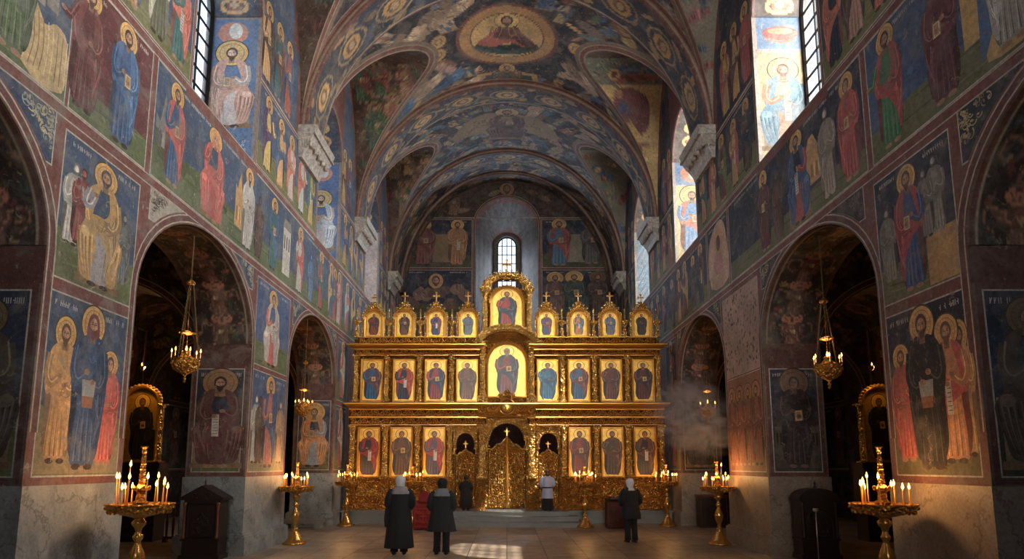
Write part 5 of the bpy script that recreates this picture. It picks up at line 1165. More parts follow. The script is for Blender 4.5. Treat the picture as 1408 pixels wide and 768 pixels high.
topi = [(-183, ((130, 56, 40), (80, 50, 60), 'bless', 1)), (-141, ((110, 60, 40), (60, 44, 50), 'book', 1)), (-97.5, ((40, 50, 90), (120, 60, 76), 'scroll', 0)), (-53.5, ((90, 100, 116), (84, 92, 110), 'bless', 1)), (54.5, ((60, 60, 110), (120, 60, 66), 'book', 1)), (98.5, ((196, 130, 80), (100, 112, 134), 'scroll', 0)), (142, ((110, 110, 116), (70, 90, 130), 'book', 2)), (185, ((50, 34, 28), (44, 30, 26), 'none', 1))]
for dx, sp in topi:
    sp = sp + (BROWN, 0); x = dx * S3; z0, z1 = Zi(464), Zi(428); icon(x, z0 + .02, z1, .3, sp, True, lab=lab(sp, 'top'), fw=.05)
    mb = MB(); zc = z1
    for q in (-1, 1):
        for i, (a, b, r) in enumerate(((.33, -.12, .07), (.24, .06, .08), (.13, .18, .07), (.06, .28, .05))): mb.scroll(x + q * a, zc + b, r, -.04, .035, .04, 1.3, 0 if q > 0 else PI, q)
        mb.box(x + q * .38 - .035, x + q * .38 + .035, -.05, .0, z0, zc - .22); mb.lathe([(.05, 0), (.06, .04), (.03, .09), (.045, .13), (.004, .2)], x + q * .38, -.03, zc - .22, 8)
    mb.loft([[(x - .22, -.03, zc - .0), (x, -.03, zc + .3), (x + .22, -.03, zc)], [(x - .22, .01, zc), (x, .01, zc + .3), (x + .22, .01, zc)]])
    o = part(mb, 'crown', M_CARV, ico); mb = MB(); cross_mb(mb, x, -.02, zc + .24, .44 if abs(dx) < 150 else .36, .022); KIDS.setdefault(o.name, []).append(mb.build('cross', M_GOLD, o))
# centre bay
sp = ((60, 44, 80), (70, 56, 66), 'book', 3, GREY, 0)
icon(0, Zi(546), Zi(473), .68, ((130, 50, 44), (54, 50, 66), 'book', 3, GREY, 0), True, lab='large arched icon of a grey-bearded saint in a dark cloak over red', fw=.07)
icon(0, Zi(457), Zi(396), .56, ((150, 50, 40), (50, 56, 74), 'bless', 2, BROWN, 0), True, lab='arched icon of a saint in a dark blue cloak over red at the top of the screen', fw=.07)
mb = MB()
for r0, th, yy in ((0.0, .05, -.2), (.07, .07, -.28), (.16, .04, -.34)):
    hw = .93 + r0; mb.tube([(-hw - .1, yy, Zi(476) + r0)] + [(hw * math.cos(PI - PI * i / 28), yy, Zi(474) + (.5 + r0) * math.sin(PI * i / 28)) for i in range(29)] + [(hw + .1, yy, Zi(476) + r0)], th, 8)
o_ = Op(-.9, .9, Zi(480), Zi(474), .46); slab(mb, PI2, -.2, .3, -1.1, 1.1, [o_], lambda x: Zi(474) + .68 * math.sqrt(max(0, 1 - (x / 1.12) ** 2)), None, None, [-1.05, -1, 1, 1.05], z0=Zi(480))
for i in range(15): a = PI * (i + .5) / 15; mb.ball((.98 * math.cos(a), -.3, Zi(474) + .55 * math.sin(a)), .05, 6, 4)
part(mb, 'arched_cornice', M_CARV, ico)
mb = MB(); mb.box(-.8, .8, -.02, .25, Zi(470), Zi(397)); part(mb, 'upper_panel', M_PAT, ico)
for s in (-1, 1): part(column_mb(s * .79, Zi(459), Zi(399), .1, -.1), 'column', M_CARV, ico); mb = MB(); mb.box(s * .8 - .17, s * .8 + .17, -.26, .1, Zi(399), Zi(396)); mb.lathe([(.08, 0), (.1, .05), (.05, .1), (.07, .16), (.004, .3)], s * .8, -.08, Zi(396), 10); part(mb, 'capital', M_CARV, ico)
mb = MB()
for r0, th, yy in ((0.0, .05, -.12), (.09, .07, -.2)):
    hw = .66 + r0; mb.tube([(hw * math.cos(PI - PI * i / 24), yy, Zi(397) + (.4 + r0) * math.sin(PI * i / 24)) for i in range(25)], th, 8)
slab(mb, PI2, -.12, .2, -.84, .84, [Op(-.6, .6, Zi(400), Zi(397), .38)], lambda x: Zi(397) + .5 * math.sqrt(max(0, 1 - (x / .85) ** 2)), None, None, [-.8, -.75, .75, .8], z0=Zi(400))
for i in range(13): a = PI * (i + .5) / 13; mb.ball((.76 * math.cos(a), -.2, Zi(397) + .52 * math.sin(a)), .05, 6, 4); mb.scroll(.82 * math.cos(a), Zi(397) + .56 * math.sin(a) + .06, .06, -.12, .03, .03, 1.2, a, 1)
o = part(mb, 'arched_cornice', M_CARV, ico); mb = MB(); mb.lathe([(.12, 0), (.14, .05), (.06, .1), (.1, .18), (.04, .26)], 0, -.1, Zi(386), 10); cross_mb(mb, 0, -.1, Zi(381), .6, .03); KIDS.setdefault(o.name, []).append(mb.build('cross', M_GOLD, o))
# carved panel with round medallion over the royal doors
mb = MB(); z0, z1 = Zi(574), Zi(548); mb.box(-1.0, 1.0, -.22, .0, z0, z1, m=1); zc = (z0 + z1) / 2 + .03
mb.ridge([(.27 * math.cos(t * .26), zc + .27 * math.sin(t * .26)) for t in range(24)], .07, .07, -.22, closed=True); mb.ball((0, -.22, zc), (.2, .06, .2), 14, 8)
mb.loft([[(-.3, -.22, z1), (0, -.22, z1 + .34), (.3, -.22, z1)], [(-.3, -.1, z1), (0, -.1, z1 + .34), (.3, -.1, z1)]], m=1)
for q in (-1, 1):
    mb.scroll(q * .48, zc, .17, -.22, .05, .05, 1.6, PI if q > 0 else 0, q); mb.ridge([(q * .84 + .12 * math.cos(t * .45), zc + .2 * math.sin(t * .45)) for t in range(14)], .04, .04, -.22, closed=True); mb.scroll(q * .84, zc, .07, -.22, .03, .03, 1.3); mb.scroll(q * .2, z1 + .08, .08, -.22, .04, .04, 1.3)
bead_row(mb, -1, 1, z0 + .03, .02, -.22); bead_row(mb, -1, 1, z1 - .03, .02, -.22)
part(mb, 'medallion_panel', [M_GOLD, M_PAT], ico)
# ------------------------------------------------------------------ candle stands and candles
GLOW = []
def flame_mb(mb, x, y, z, s=1., m=0):
    mb.lathe([(.002, 0), (.0085 * s, .01 * s), (.0105 * s, .02 * s), (.007 * s, .036 * s), (.001, .056 * s)], x, y, z, 8, m=m)
TRZ = 1.39
def make_stand(loc, label, R=.42, tall=.75, ornate=True, group='brass candle stands'):
    r = empty('candle_stand', loc, label, 'candle stand', group)
    mb = MB(); mb.lathe([(.27, 0), (.28, .02), (.26, .05), (.2, .09), (.185, .12), (.13, .2), (.08, .3), (.06, .34), (.085, .37), (.06, .4)], n=24); 
    for i in range(3): a = 2 * PI * i / 3 + .5; mb.ball((.25 * math.cos(a), .25 * math.sin(a), .025), (.05, .05, .025), 8, 5)
    part(mb, 'base', M_BRASSP, r, True)
    mb = MB(); mb.lathe([(.05, .38), (.04, .42), (.045, .5), (.075, .56), (.1, .66), (.105, .7), (.08, .78), (.045, .86), (.035, .9), (.06, .94), (.065, .97), (.04, 1.0), (.036, 1.04), (.05, 1.08), (.085, 1.12), (.09, 1.16), (.05, 1.2), (.06, 1.26)], n=20); part(mb, 'stem', M_BRASSP, r, True)
    mb = MB(); mb.lathe([(.06, 1.2), (.09, 1.22), (.2, 1.25), (R * .82, 1.29), (R * .95, 1.32), (R * .97, 1.37), (R * 1.03, 1.385), (R * 1.03, 1.4), (R * .98, 1.4), (R * .96, 1.385), (.02, 1.385)], n=36, wob=lambda a, k: 1 + (.025 * math.sin(a * 18) if k < 6 else 0))
    for i in range(26): a = 2 * PI * i / 26; mb.ball((R * .97 * math.cos(a), R * .97 * math.sin(a), 1.345), (.03, .03, .022), 6, 4); mb.ball((R * .9 * math.cos(a), R * .9 * math.sin(a), 1.295), (.024, .024, .03), 6, 4)
    part(mb, 'tray', M_BRASS, r, True)
    mb = MB(); prof = [(.085, 0), (.1, .03), (.06, .06), (.05, .16), (.07, .18), (.1, .2), (.1, .22), (.06, .24)]
    for i in range(12): prof += [(.05 - .0018 * i, .26 + i * (tall - .36) / 12), (.036 - .0014 * i, .26 + (i + .5) * (tall - .36) / 12)]
    prof += [(.03, tall - .08), (.028, tall - .03), (.045, tall - .015), (.045, tall)]
    mb.lathe(prof, 0, 0, 1.385, 14, wob=lambda a, k: 1 + .12 * math.sin(a * 5 + k))
    for i in range(8): a = PI / 4 * i; mb.ball((.1 * math.cos(a), .1 * math.sin(a), 1.385 + .22), (.02, .02, .035), 6, 4)
    part(mb, 'central_column', M_BRASS, r, True)
    return r
def candle_proto(h):
    c = empty('candle', (0, 0, -50)); mb = MB(); mb.lathe([(.0095, 0), (.0085, h * .5), (.007, h - .006), (.003, h)], n=8); part(mb, 'taper', M_WAX, c, True)
    mb = MB(); flame_mb(mb, 0, 0, h + .002, 1.6); part(mb, 'flame', M_FLAME, c, True); return c
PROTO = {}
used = set()
def put_candle(h, loc, label, group, tilt=0., ta=0.):
    key = round(h, 2)
    if key not in PROTO: PROTO[key] = candle_proto(key); c = PROTO[key]
    else: c = copy_tree(PROTO[key])
    c.location = loc; c.rotation_euler = (tilt * math.sin(ta), tilt * math.cos(ta), 0); c['label'] = label; c['category'] = 'candle'
    if group: c['group'] = group
    return c
HS = [.16, .2, .24, .28, .34, .5]
def fill(st, n, R, where, tall=1, seed=1, hs=None, tallx=-.12):
    rg = random.Random(seed); x, y, z = st
    for i in range(n):
        a = 2 * PI * (i + rg.uniform(-.25, .25)) / n; rr = R * rg.uniform(.55, .88); h = rg.choice(hs or HS[:4])
        put_candle(h, (x + rr * math.cos(a), y + rr * math.sin(a), z + 1.386), 'thin lit beeswax candle on the %s' % where, 'candles on the %s' % where, rg.uniform(0, .05), a)
    if tall: put_candle(.5, (x + tallx, y - .12, z + 1.386), 'tallest lit candle on the %s' % where, None, .05, 0)
    GLOW.append(((x, y, z + 1.75), n))
STANDS = [((-4.92, 8.95, 0), 'brass candle stand nearest on the left, its foot below the frame', 13, .41, 'stand nearest on the left', 1, .78),
          ((-5.22, 16.5, 0), 'whole brass candle stand with flared foot before the left pier', 14, .41, 'stand before the left pier', 0, .6),
          ((-5.15, 21.4, 0), 'brass candle stand at the left corner of the gilded screen', 11, .38, 'stand at the screen\'s left corner', 0, .55),
          ((-3.05, 21.35, 0), 'brass candle stand half hidden behind the long-coated person at left', 12, .4, 'stand behind the long-coated person', 0, .5),
          ((2.45, 20.9, 0), 'brass candle stand standing right of the marble steps', 15, .41, 'stand right of the marble steps', 0, .5),
          ((5.12, 21.3, 0), 'brass candle stand at the dark right corner of the gilded screen', 12, .38, 'stand at the screen\'s right corner', 0, .55),
          ((5.2, 16.4, 0), 'brass candle stand under the drifting smoke before the right pier', 14, .41, 'stand under the smoke', 1, .62),
          ((5.05, 8.95, 0), 'dark brass candle stand nearest on the right beside the painted pier', 12, .41, 'stand nearest on the right', 0, .78)]
first = None
for i, (loc, lb, n, R, wh, tl, tall) in enumerate(STANDS):
    make_stand(loc, lb, R, tall); fill(loc, n, R, wh, tl, seed=i + 3, hs=HS[1:5] if i in (0, 7) else HS[:4] + [.2, .24], tallx=-.13 if i == 0 else .05)
for (loc, *_), (p, n) in zip(STANDS, list(GLOW)): pass
GW = [42, 56, 26, 24, 24, 26, 60, 50]
GLOW = [((p[0], p[1] - .0, p[2]), GW[i], .12) for i, (p, n) in enumerate(GLOW)]
# ------------------------------------------------------------------ hanging lamps
def lamp(loc, top, label, R=.24, H=1.15):
    """loc: underside of the bowl; chains rise to a boss, one chain on to the arch"""
    x, y, z = loc; r = empty('hanging_lamp', loc, label, 'hanging lamp', 'hanging brass lamps')
    mb = MB(); mb.lathe([(.01, -.16), (.025, -.14), (.012, -.11), (.03, -.085), (.03, -.07), (.012, -.05), (.05, 0), (.13, .03), (.2, .09), (R, .17), (R * .98, .23), (R * .88, .27), (R * .9, .29), (R * .5, .3), (.1, .34), (.06, .38), (.08, .41), (.05, .43)], n=20, wob=lambda a, k: 1 + .05 * math.sin(a * 9 + k * 2))
    for i in range(14): a = 2 * PI * i / 14; mb.ball((R * .97 * math.cos(a), R * .97 * math.sin(a), .2), (.03, .03, .045), 6, 4); mb.ball((R * .8 * math.cos(a), R * .8 * math.sin(a), .1), (.03, .03, .03), 6, 4)
    part(mb, 'bowl', M_BRASS, r, True)
    def chain(p, q):
        mb = MB(); p, q = Vector(p), Vector(q); n = max(4, int((q - p).length / .035))
        for i in range(n):
            c = p.lerp(q, (i + .5) / n); d = (q - p).normalized(); s = .017; ax = Vector((1, 0, 0)) if i % 2 else Vector((0, 1, 0))
            mb.tube([c + d * (s * math.cos(t * PI / 3)) * 1.35 + ax * (s * .7 * math.sin(t * PI / 3)) for t in range(7)], .0055, 4)
        return mb
    for i in range(3):
        a = 2 * PI * i / 3 + .35; part(chain((R * .93 * math.cos(a), R * .93 * math.sin(a), .28), (.04 * math.cos(a), .04 * math.sin(a), H + .28)), 'chain', M_CHAIN, r)
    mb = MB(); mb.lathe([(.02, H + .22), (.07, H + .25), (.08, H + .28), (.05, H + .31), (.02, H + .34)], n=12); part(mb, 'boss', M_BRASS, r, True)
    mb = MB(); mb.lathe([(.01, .72), (.06, .74), (.13, .76), (.12, .78), (.05, .8), (.01, .82)], n=12, wob=lambda a, k: 1 + .2 * math.sin(a * 4)); mb.tube([(0, 0, .43), (0, 0, H + .25)], .006, 5); part(mb, 'pierced_disc', M_BRASS, r)
    part(chain((0, 0, H + .32), (0, 0, top - z)), 'long_chain', M_CHAIN, r)
    for i in range(6):
        a = 2 * PI * i / 6 + .2; mb = MB(); px, py = R * 1.0 * math.cos(a), R * 1.0 * math.sin(a)
        mb.tube([(px * .9, py * .9, .24), (px * 1.08, py * 1.08, .26), (px * 1.08, py * 1.08, .3)], .007, 5); mb.lathe([(.016, .3), (.012, .31), (.009, .39), (.004, .4)], px * 1.08, py * 1.08, 0, 8)
        o = part(mb, 'candle_arm', M_BRASSP, r); mb = MB(); flame_mb(mb, px * 1.08, py * 1.08, .4, 1.4); f = mb.build('flame', M_CORE, o); KIDS.setdefault(o.name, []).append(f)
    mb = MB(); flame_mb(mb, 0, 0, .43, 2.); part(mb, 'flame', M_CORE, r)
    return r
def on_dist(x, y, Y): return on_front(x, y, Y)
LAMPS = []
for px, py, Y, lb, R, H in ((254, 514, 11.9, 'brass lamp on three chains hanging in the near left arch', .23, 1.45), (417, 572, 19.0, 'brass lamp hanging in the far left arch', .22, 1.3), (1140, 522, 11.9, 'dark brass lamp with lit candles hanging in the near right arch', .23, 1.2), (974, 574, 19.0, 'small lit lamp hanging in the far right arch above the smoke', .22, 1.2)):
    X, Z = on_front(px, py, Y); lamp((X, Y, Z), 6.2, lb, R, H); LAMPS.append(((X, Y, Z + .75), 16 if px < 700 else 12, .15))
GLOW += LAMPS
# ------------------------------------------------------------------ people
M_COAT = simple('black_wool_coat', (19, 19, 21), .85, 0, .25, 12, .2); M_COAT2 = simple('charcoal_coat', (29, 29, 31), .85, 0, .25, 12, .2)
M_SCARF = simple('pale_grey_scarf', (186, 184, 190), .9, 0, .12, 14, .3); M_SHAWL = simple('grey_shawl', (128, 122, 126), .9, 0, .15, 14, .3); M_SKIN = simple('skin', (168, 118, 92), .6, 0, .05)
M_SHIRT = simple('pale_blue_shirt', (150, 158, 186), .85, 0, .12, 10, .2); M_HAIR = simple('brown_hair', (64, 40, 28), .8, 0, .3, 30, .4); M_TRS = simple('dark_trousers', (22, 22, 25), .9, 0, .2, 10); M_SHOE = simple('black_shoe', (16, 15, 15), .5, 0, .2, 10); M_BLK = simple('black_headscarf', (20, 19, 21), .9, 0, .2, 12, .3)
def skin_body(H, lean=0.):
    """one skinned surface: pelvis, spine, legs, arms folded in front, hands with five fingers"""
    V = []; E = []; R = []
    def v(x, y, z, r): V.append((x * H, (y + lean * max(0, z - .5)) * H, z * H)); R.append(r * H); return len(V) - 1
    pel = v(0, 0, .53, .075); sp = v(0, .0, .63, .072); ch = v(0, 0, .74, .082); nk = v(0, 0, .835, .034); hd0 = v(0, .008, .885, .042); hd = v(0, .006, .935, .05)
    for a, b in ((pel, sp), (sp, ch), (ch, nk), (nk, hd0), (hd0, hd)): E.append((a, b))
    for s in (-1, 1):
        hp = v(s * .055, 0, .5, .062); kn = v(s * .06, .01, .285, .038); an = v(s * .06, -.01, .05, .024); to = v(s * .068, .075, .018, .02)
        E += [(pel, hp), (hp, kn), (kn, an), (an, to)]
        sh = v(s * .115, 0, .8, .038); el = v(s * .145, -.01, .62, .027); wr = v(s * .06, .12, .6, .018); pm = v(s * .03, .145, .605, .018)
        E += [(ch, sh), (sh, el), (el, wr), (wr, pm)]
        for q in range(4):
            a = v(s * (.01), .15 + .002 * q, .617 - q * .0095, .0052); b = v(-s * (.012 - abs(q - 1.4) * .002), .142, .615 - q * .0095, .0045); E += [(pm, a), (a, b)]
        a = v(s * .025, .13, .622, .006); b = v(s * .008, .138, .63, .005); E += [(pm, a), (a, b)]
    me = bpy.data.meshes.new('b'); me.from_pydata(V, E, []); ob = bpy.data.objects.new('b', me); C.objects.link(ob)
    md = ob.modifiers.new('s', 'SKIN'); md.use_smooth_shade = True
    for i, sv in enumerate(me.skin_vertices[0].data): sv.radius = (R[i], R[i] * (.72 if i in (0, 1, 2) else 1)); sv.use_root = (i == 0)
    sb = ob.modifiers.new('u', 'SUBSURF'); sb.levels = 1
    dg = bpy.context.evaluated_depsgraph_get(); ev = ob.evaluated_get(dg); m2 = ev.to_mesh(); mb = MB(); mb.mesh([tuple(q.co) for q in m2.vertices], [tuple(p.vertices) for p in m2.polygons]); ev.to_mesh_clear(); bpy.data.objects.remove(ob)
    # face: brow, nose, lips, ears on the front of the head
    y0 = lean * .43
    mb.ball((0, (.055 + y0) * H, .925 * H), (.008 * H, .013 * H, .014 * H), 8, 5)
    for s in (-1, 1): mb.ball((s * .02 * H, (.048 + y0) * H, .94 * H), (.008 * H, .005 * H, .005 * H), 8, 4); mb.ball((s * .052 * H, (.004 + y0) * H, .93 * H), (.006 * H, .012 * H, .018 * H), 8, 4)
    mb.ball((0, (.048 + y0) * H, .897 * H), (.015 * H, .006 * H, .005 * H), 8, 4)
    return mb
def cloth(H, rings, n=44, fold=9, seed=0, lean=0., thick=.012):
    rg = random.Random(seed); ph = [rg.uniform(0, 6.28) for _ in range(4)]; out = []; inn = []
    for z, rx, ry, cx, cy, am in rings:
        r1 = []; r2 = []
        for i in range(n):
            a = 2 * PI * i / n; w = 1 + am * (.6 * math.sin(fold * a + ph[0] + z * 3) + .4 * math.sin((fold * 2 + 3) * a + ph[1] - z * 4) + .35 * math.sin(4 * a + ph[2] + z * 7)); yy = cy + lean * max(0, z - .5)
            r1.append(((cx + rx * w * math.cos(a)) * H, (yy + ry * w * math.sin(a)) * H, z * H)); r2.append(((cx + (rx * w - thick) * math.cos(a)) * H, (yy + (ry * w - thick) * math.sin(a)) * H, z * H))
        out.append(r1); inn.append(r2)
    mb = MB(); mb.loft(out + [inn[-1]] if False else out, cap=False); mb.loft(inn, cap=False)
    for A, B in ((out[0], inn[0]), (out[-1], inn[-1])):
        for i in range(n): j = (i + 1) % n; mb.face([A[i], A[j], B[j], B[i]])
    return mb
def sleeves(mb, H, r=.042, lean=0.):
    for s in (-1, 1):
        P = [(s * .085, 0, .8), (s * .118, -.004, .765), (s * .148, -.012, .69), (s * .152, -.012, .625), (s * .135, .03, .6), (s * .095, .085, .597), (s * .065, .118, .6)]
        P = [(x * H, (y + lean * max(0, z - .5)) * H, z * H) for x, y, z in P]; rr = [r * 1.05 * H, r * 1.12 * H, r * H, r * 1.0 * H, r * .98 * H, r * .88 * H, r * .8 * H]
        mb.tube([tuple(p) for p in [Vector(P[0])] + [Vector(q) for q in P[1:]]], rr, 14)
def legs_mb(H, top=.5):
    mb = MB()
    for s in (-1, 1): mb.tube([(s * .052 * H, 0, top * H), (s * .058 * H, .006 * H, .3 * H), (s * .06 * H, -.004 * H, .12 * H), (s * .061 * H, -.008 * H, .035 * H)], [.066 * H, .05 * H, .046 * H, .05 * H], 14)
    return mb
def shoes(H, root, sh=M_SHOE):
    for s in (-1, 1):
        mb = MB(); rings = []
        for q, w, h in ((-.045, .018, .03), (-.03, .028, .045), (.0, .028, .05), (.04, .032, .034), (.08, .03, .026), (.1, .016, .016)):
            rings.append([((s * .064 + w * math.cos(2 * PI * i / 12)) * H, q * H, max(.0, (h * .5 + h * .5 * math.sin(2 * PI * i / 12))) * H) for i in range(12)])
        mb.loft(rings); part(mb, 'shoe', sh, root, True)
def headscarf(H, mat, root, shawl=None, lean=0., name='headscarf', tail=True):
    mb = MB(); rings = []
    for z, rx, ry, cy in ((.80, .085, .075, -.01), (.825, .066, .06, -.006), (.85, .052, .052, -.002), (.875, .055, .06, .0), (.905, .064, .073, .002), (.935, .068, .076, .003), (.965, .06, .068, .002), (.985, .042, .048, .0), (.996, .016, .02, .0)):
        rings.append([((rx * (1 + .04 * math.sin(5 * a + z * 60)) * math.cos(a)) * H, (cy + lean * (z - .5) + ry * (1 + .03 * math.sin(7 * a)) * math.sin(a) * (1 if math.sin(a) < 0 else .62)) * H, z * H) for a in [2 * PI * i / 24 for i in range(24)]])
    mb.loft(rings); part(mb, name, mat, root, True)
    if shawl:
        m = cloth(H, [(.76, .125, .1, 0, -.01, .09), (.79, .128, .094, 0, -.005, .06), (.82, .1, .078, 0, 0, .05), (.845, .07, .062, 0, 0, .04), (.86, .058, .058, 0, 0, .02)], 36, 8, 5, lean); part(m, 'shawl', shawl, root, True)
def person(loc, label, H, rz=0.):
    r = empty('person', loc, label, 'person', None, rz); part(skin_body(H, 0), 'body', M_SKIN, r, True); return r
def coat(H, hem, seed, mat, root, w=1., flare=.165, lean=0., name='coat', top=.86):
    rg = [(hem, flare * w, flare * .78, 0, -.01, .055), (hem + (.5 - hem) * .5, .145 * w, .115, 0, -.008, .045), (.5, .13 * w, .1, 0, -.005, .03), (.58, .12 * w, .09, 0, 0, .03), (.68, .128 * w, .088, 0, 0, .025), (.75, .135 * w, .086, 0, 0, .02), (.785, .122 * w, .08, 0, 0, .015), (.815, .092, .066, 0, 0, .01), (.845, .06, .05, 0, 0, 0), (top, .045, .044, 0, 0, 0)]
    mb = cloth(H, rg, 48, 8, seed, lean); sleeves(mb, H, .044 * w, lean); part(mb, name, mat, root, True)
p = person((-2.34, 14.6, 0), 'person seen from behind in a pale grey headscarf and ankle-length black coat', 1.7, .12)
coat(1.7, .085, 1, M_COAT, p, 1.12); headscarf(1.7, M_SCARF, p, M_SHAWL); part(legs_mb(1.7), 'trousers', M_TRS, p, True); shoes(1.7, p)
mb = MB(); mb.loft([[(-.27 + w * math.cos(a), .03 + w * 1.6 * math.sin(a), z) for a in [2 * PI * i / 14 for i in range(14)]] for z, w in ((.58, .035), (.6, .06), (.78, .07), (.98, .05), (1.0, .02))]); part(mb, 'shoulder_bag', M_COAT2, p, True)
p = person((-1.42, 14.6, 0), 'person seen from behind in a black head covering, charcoal knee-length coat and trousers', 1.64, -.06)
coat(1.64, .3, 2, M_COAT2, p, 1.2, .16); headscarf(1.64, M_BLK, p, M_SHAWL if False else simple('grey_collar', (104, 106, 112), .9, 0, .15, 14, .3)); part(legs_mb(1.64), 'trousers', M_TRS, p, True); shoes(1.64, p)
p = person((3.13, 16.9, 0), 'person on the right in a white headscarf, black coat and trousers facing the screen', 1.6, .25)
coat(1.6, .36, 3, M_COAT, p, 1.12, .15); headscarf(1.6, M_SCARF, p, None); part(legs_mb(1.6), 'trousers', M_TRS, p, True); shoes(1.6, p)
mb = MB(); mb.box(-.17, .0, .2, .26, 1.0, 1.16); part(mb, 'prayer_book', M_TRS, p)
p = person((-1.37, 22.25, .42), 'small person in black silhouette standing at the left side door', 1.16, 0)
coat(1.16, .1, 4, M_COAT, p, 1.25, .13); part(legs_mb(1.16), 'trousers', M_TRS, p, True); shoes(1.16, p)
mb = MB(); mb.ball((0, .0, .935 * 1.16), (.07 * 1.16, .078 * 1.16, .075 * 1.16), 14, 9); part(mb, 'hair', M_BLK, p, True)
p = person((1.36, 22.25, .42), 'person in a belted pale blue shirt and dark skirt bowing at the right side door', 1.36, 0)
H = 1.36; m = cloth(H, [(.3, .15, .125, 0, -.01, .05), (.42, .138, .12, 0, -.01, .04), (.55, .12, .1, 0, 0, .02), (.68, .135, .1, 0, 0, .025), (.78, .145, .095, 0, 0, .02), (.82, .1, .07, 0, 0, .01), (.85, .05, .05, 0, 0, 0)], 44, 8, 9); sleeves(m, H, .05); part(m, 'shirt', M_SHIRT, p, True)
m = cloth(H, [(.545, .128, .107, 0, 0, .01), (.575, .128, .107, 0, 0, .01)], 44, 8, 9); part(m, 'belt', M_TRS, p, True)
m = cloth(H, [(.03, .14, .11, 0, 0, .05), (.15, .14, .11, 0, 0, .05), (.33, .12, .1, 0, 0, .03)], 44, 8, 10); part(m, 'skirt', M_TRS, p, True); shoes(H, p)
mb = MB(); mb.ball((0, -.002, .94 * H), (.062 * H, .07 * H, .066 * H), 14, 9); mb.ball((0, -.05 * H, .88 * H), (.05 * H, .03 * H, .05 * H), 12, 7); part(mb, 'hair', M_HAIR, p, True)
# ------------------------------------------------------------------ furniture
def kiosk(loc, label, mat2, w=.74, d=.42, h=1.2, arched=False):
    r = empty('shrine_cabinet' if not arched else 'arched_cabinet', loc, label, 'cabinet')
    hw = w / 2; mb = MB(); mb.box(-hw, hw, -d / 2, d / 2, .08, h); mb.box(-hw - .04, hw + .04, -d / 2 - .04, d / 2, 0, .1); mb.box(-hw - .03, hw + .03, -d / 2 - .03, d / 2, .38, .42); part(mb, 'body', M_WOOD, r)
    for s in (-1, 1):
        mb = MB(); mb.lathe([(.035, 0), (.04, .04), (.026, .08), (.03, .3), (.024, h - .6), (.04, h - .52), (.045, h - .46)], s * (hw - .03), -d / 2 - .02, .42, 10); part(mb, 'post', mat2, r, True)
    mb = MB(); a, b = -hw + .1, hw - .1; y = -d / 2
    if arched: pts = [(a, .46), (b, .46)] + [(b * math.cos(PI * i / 14), h - .45 + b * math.sin(PI * i / 14)) for i in range(15)]
    else: pts = [(a, .46), (b, .46), (b, h - .08), (a, h - .08)]
    mb.ridge(pts, .04, .03, y, closed=True)
    for q in (-1, 1): mb.scroll(q * .1, .8, .08, y, .02, .02, 1.5, PI if q > 0 else 0, q); mb.scroll(q * .1, .62, .06, y, .02, .02, 1.5, 0, -q)
    mb.ridge([(-.2, .7), (0, .95), (.2, .7), (0, .52)], .02, .02, y, closed=True); part(mb, 'carved_door', M_WOOD, r)
    mb = MB()
    if arched: mb.loft([[((hw + .05) * math.cos(PI * i / 16), yy, h + .24 * math.sin(PI * i / 16)) for i in range(17)] for yy in (-d / 2 - .05, d / 2)])
    else:
        mb.loft([[(-hw - .08, yy, h), (-hw - .08, yy, h + .05), (0, yy, h + .3), (hw + .08, yy, h + .05), (hw + .08, yy, h)] for yy in (-d / 2 - .06, d / 2)])
        for q in (-1, 1): mb.scroll(q * .14, h + .1, .06, -d / 2 - .06, .02, .02, 1.4, 0, q)
    part(mb, 'pediment', M_WOOD, r); mb = MB(); mb.lathe([(.03, 0), (.035, .03), (.015, .06), (.025, .1), (.003, .16)], 0, -.1, h + (.23 if arched else .27), 10); part(mb, 'finial', M_WOOD, r, True)
    return r
kiosk((-6.28, 13.95, 0), 'dark carved wooden cabinet with a pointed pediment against the left pier', M_WOOD2)
kiosk((6.42, 13.95, 0), 'almost black arched wooden cabinet against the right pier', M_WOOD, arched=True)
r = empty('candle_post', (6.15, 13.3, 0), 'thin pale metal post with a small cup, before the dark arched cabinet', 'candle post')
M_STEEL = simple('pale_metal', (176, 166, 150), .35, .7, .1)
mb = MB(); mb.lathe([(.11, 0), (.11, .015), (.05, .03), (.015, .06)], n=18); part(mb, 'base', M_STEEL, r, True); mb = MB(); mb.tube([(0, 0, .03), (0, 0, 1.0)], .011, 8); part(mb, 'pole', M_STEEL, r, True); mb = MB(); mb.lathe([(.015, .98), (.045, 1.01), (.05, 1.06), (.042, 1.06), (.02, 1.02)], n=14); mb.tube([(-.06, 0, 1.03), (.06, 0, 1.03)], .008, 6); part(mb, 'cup', M_STEEL, r, True)
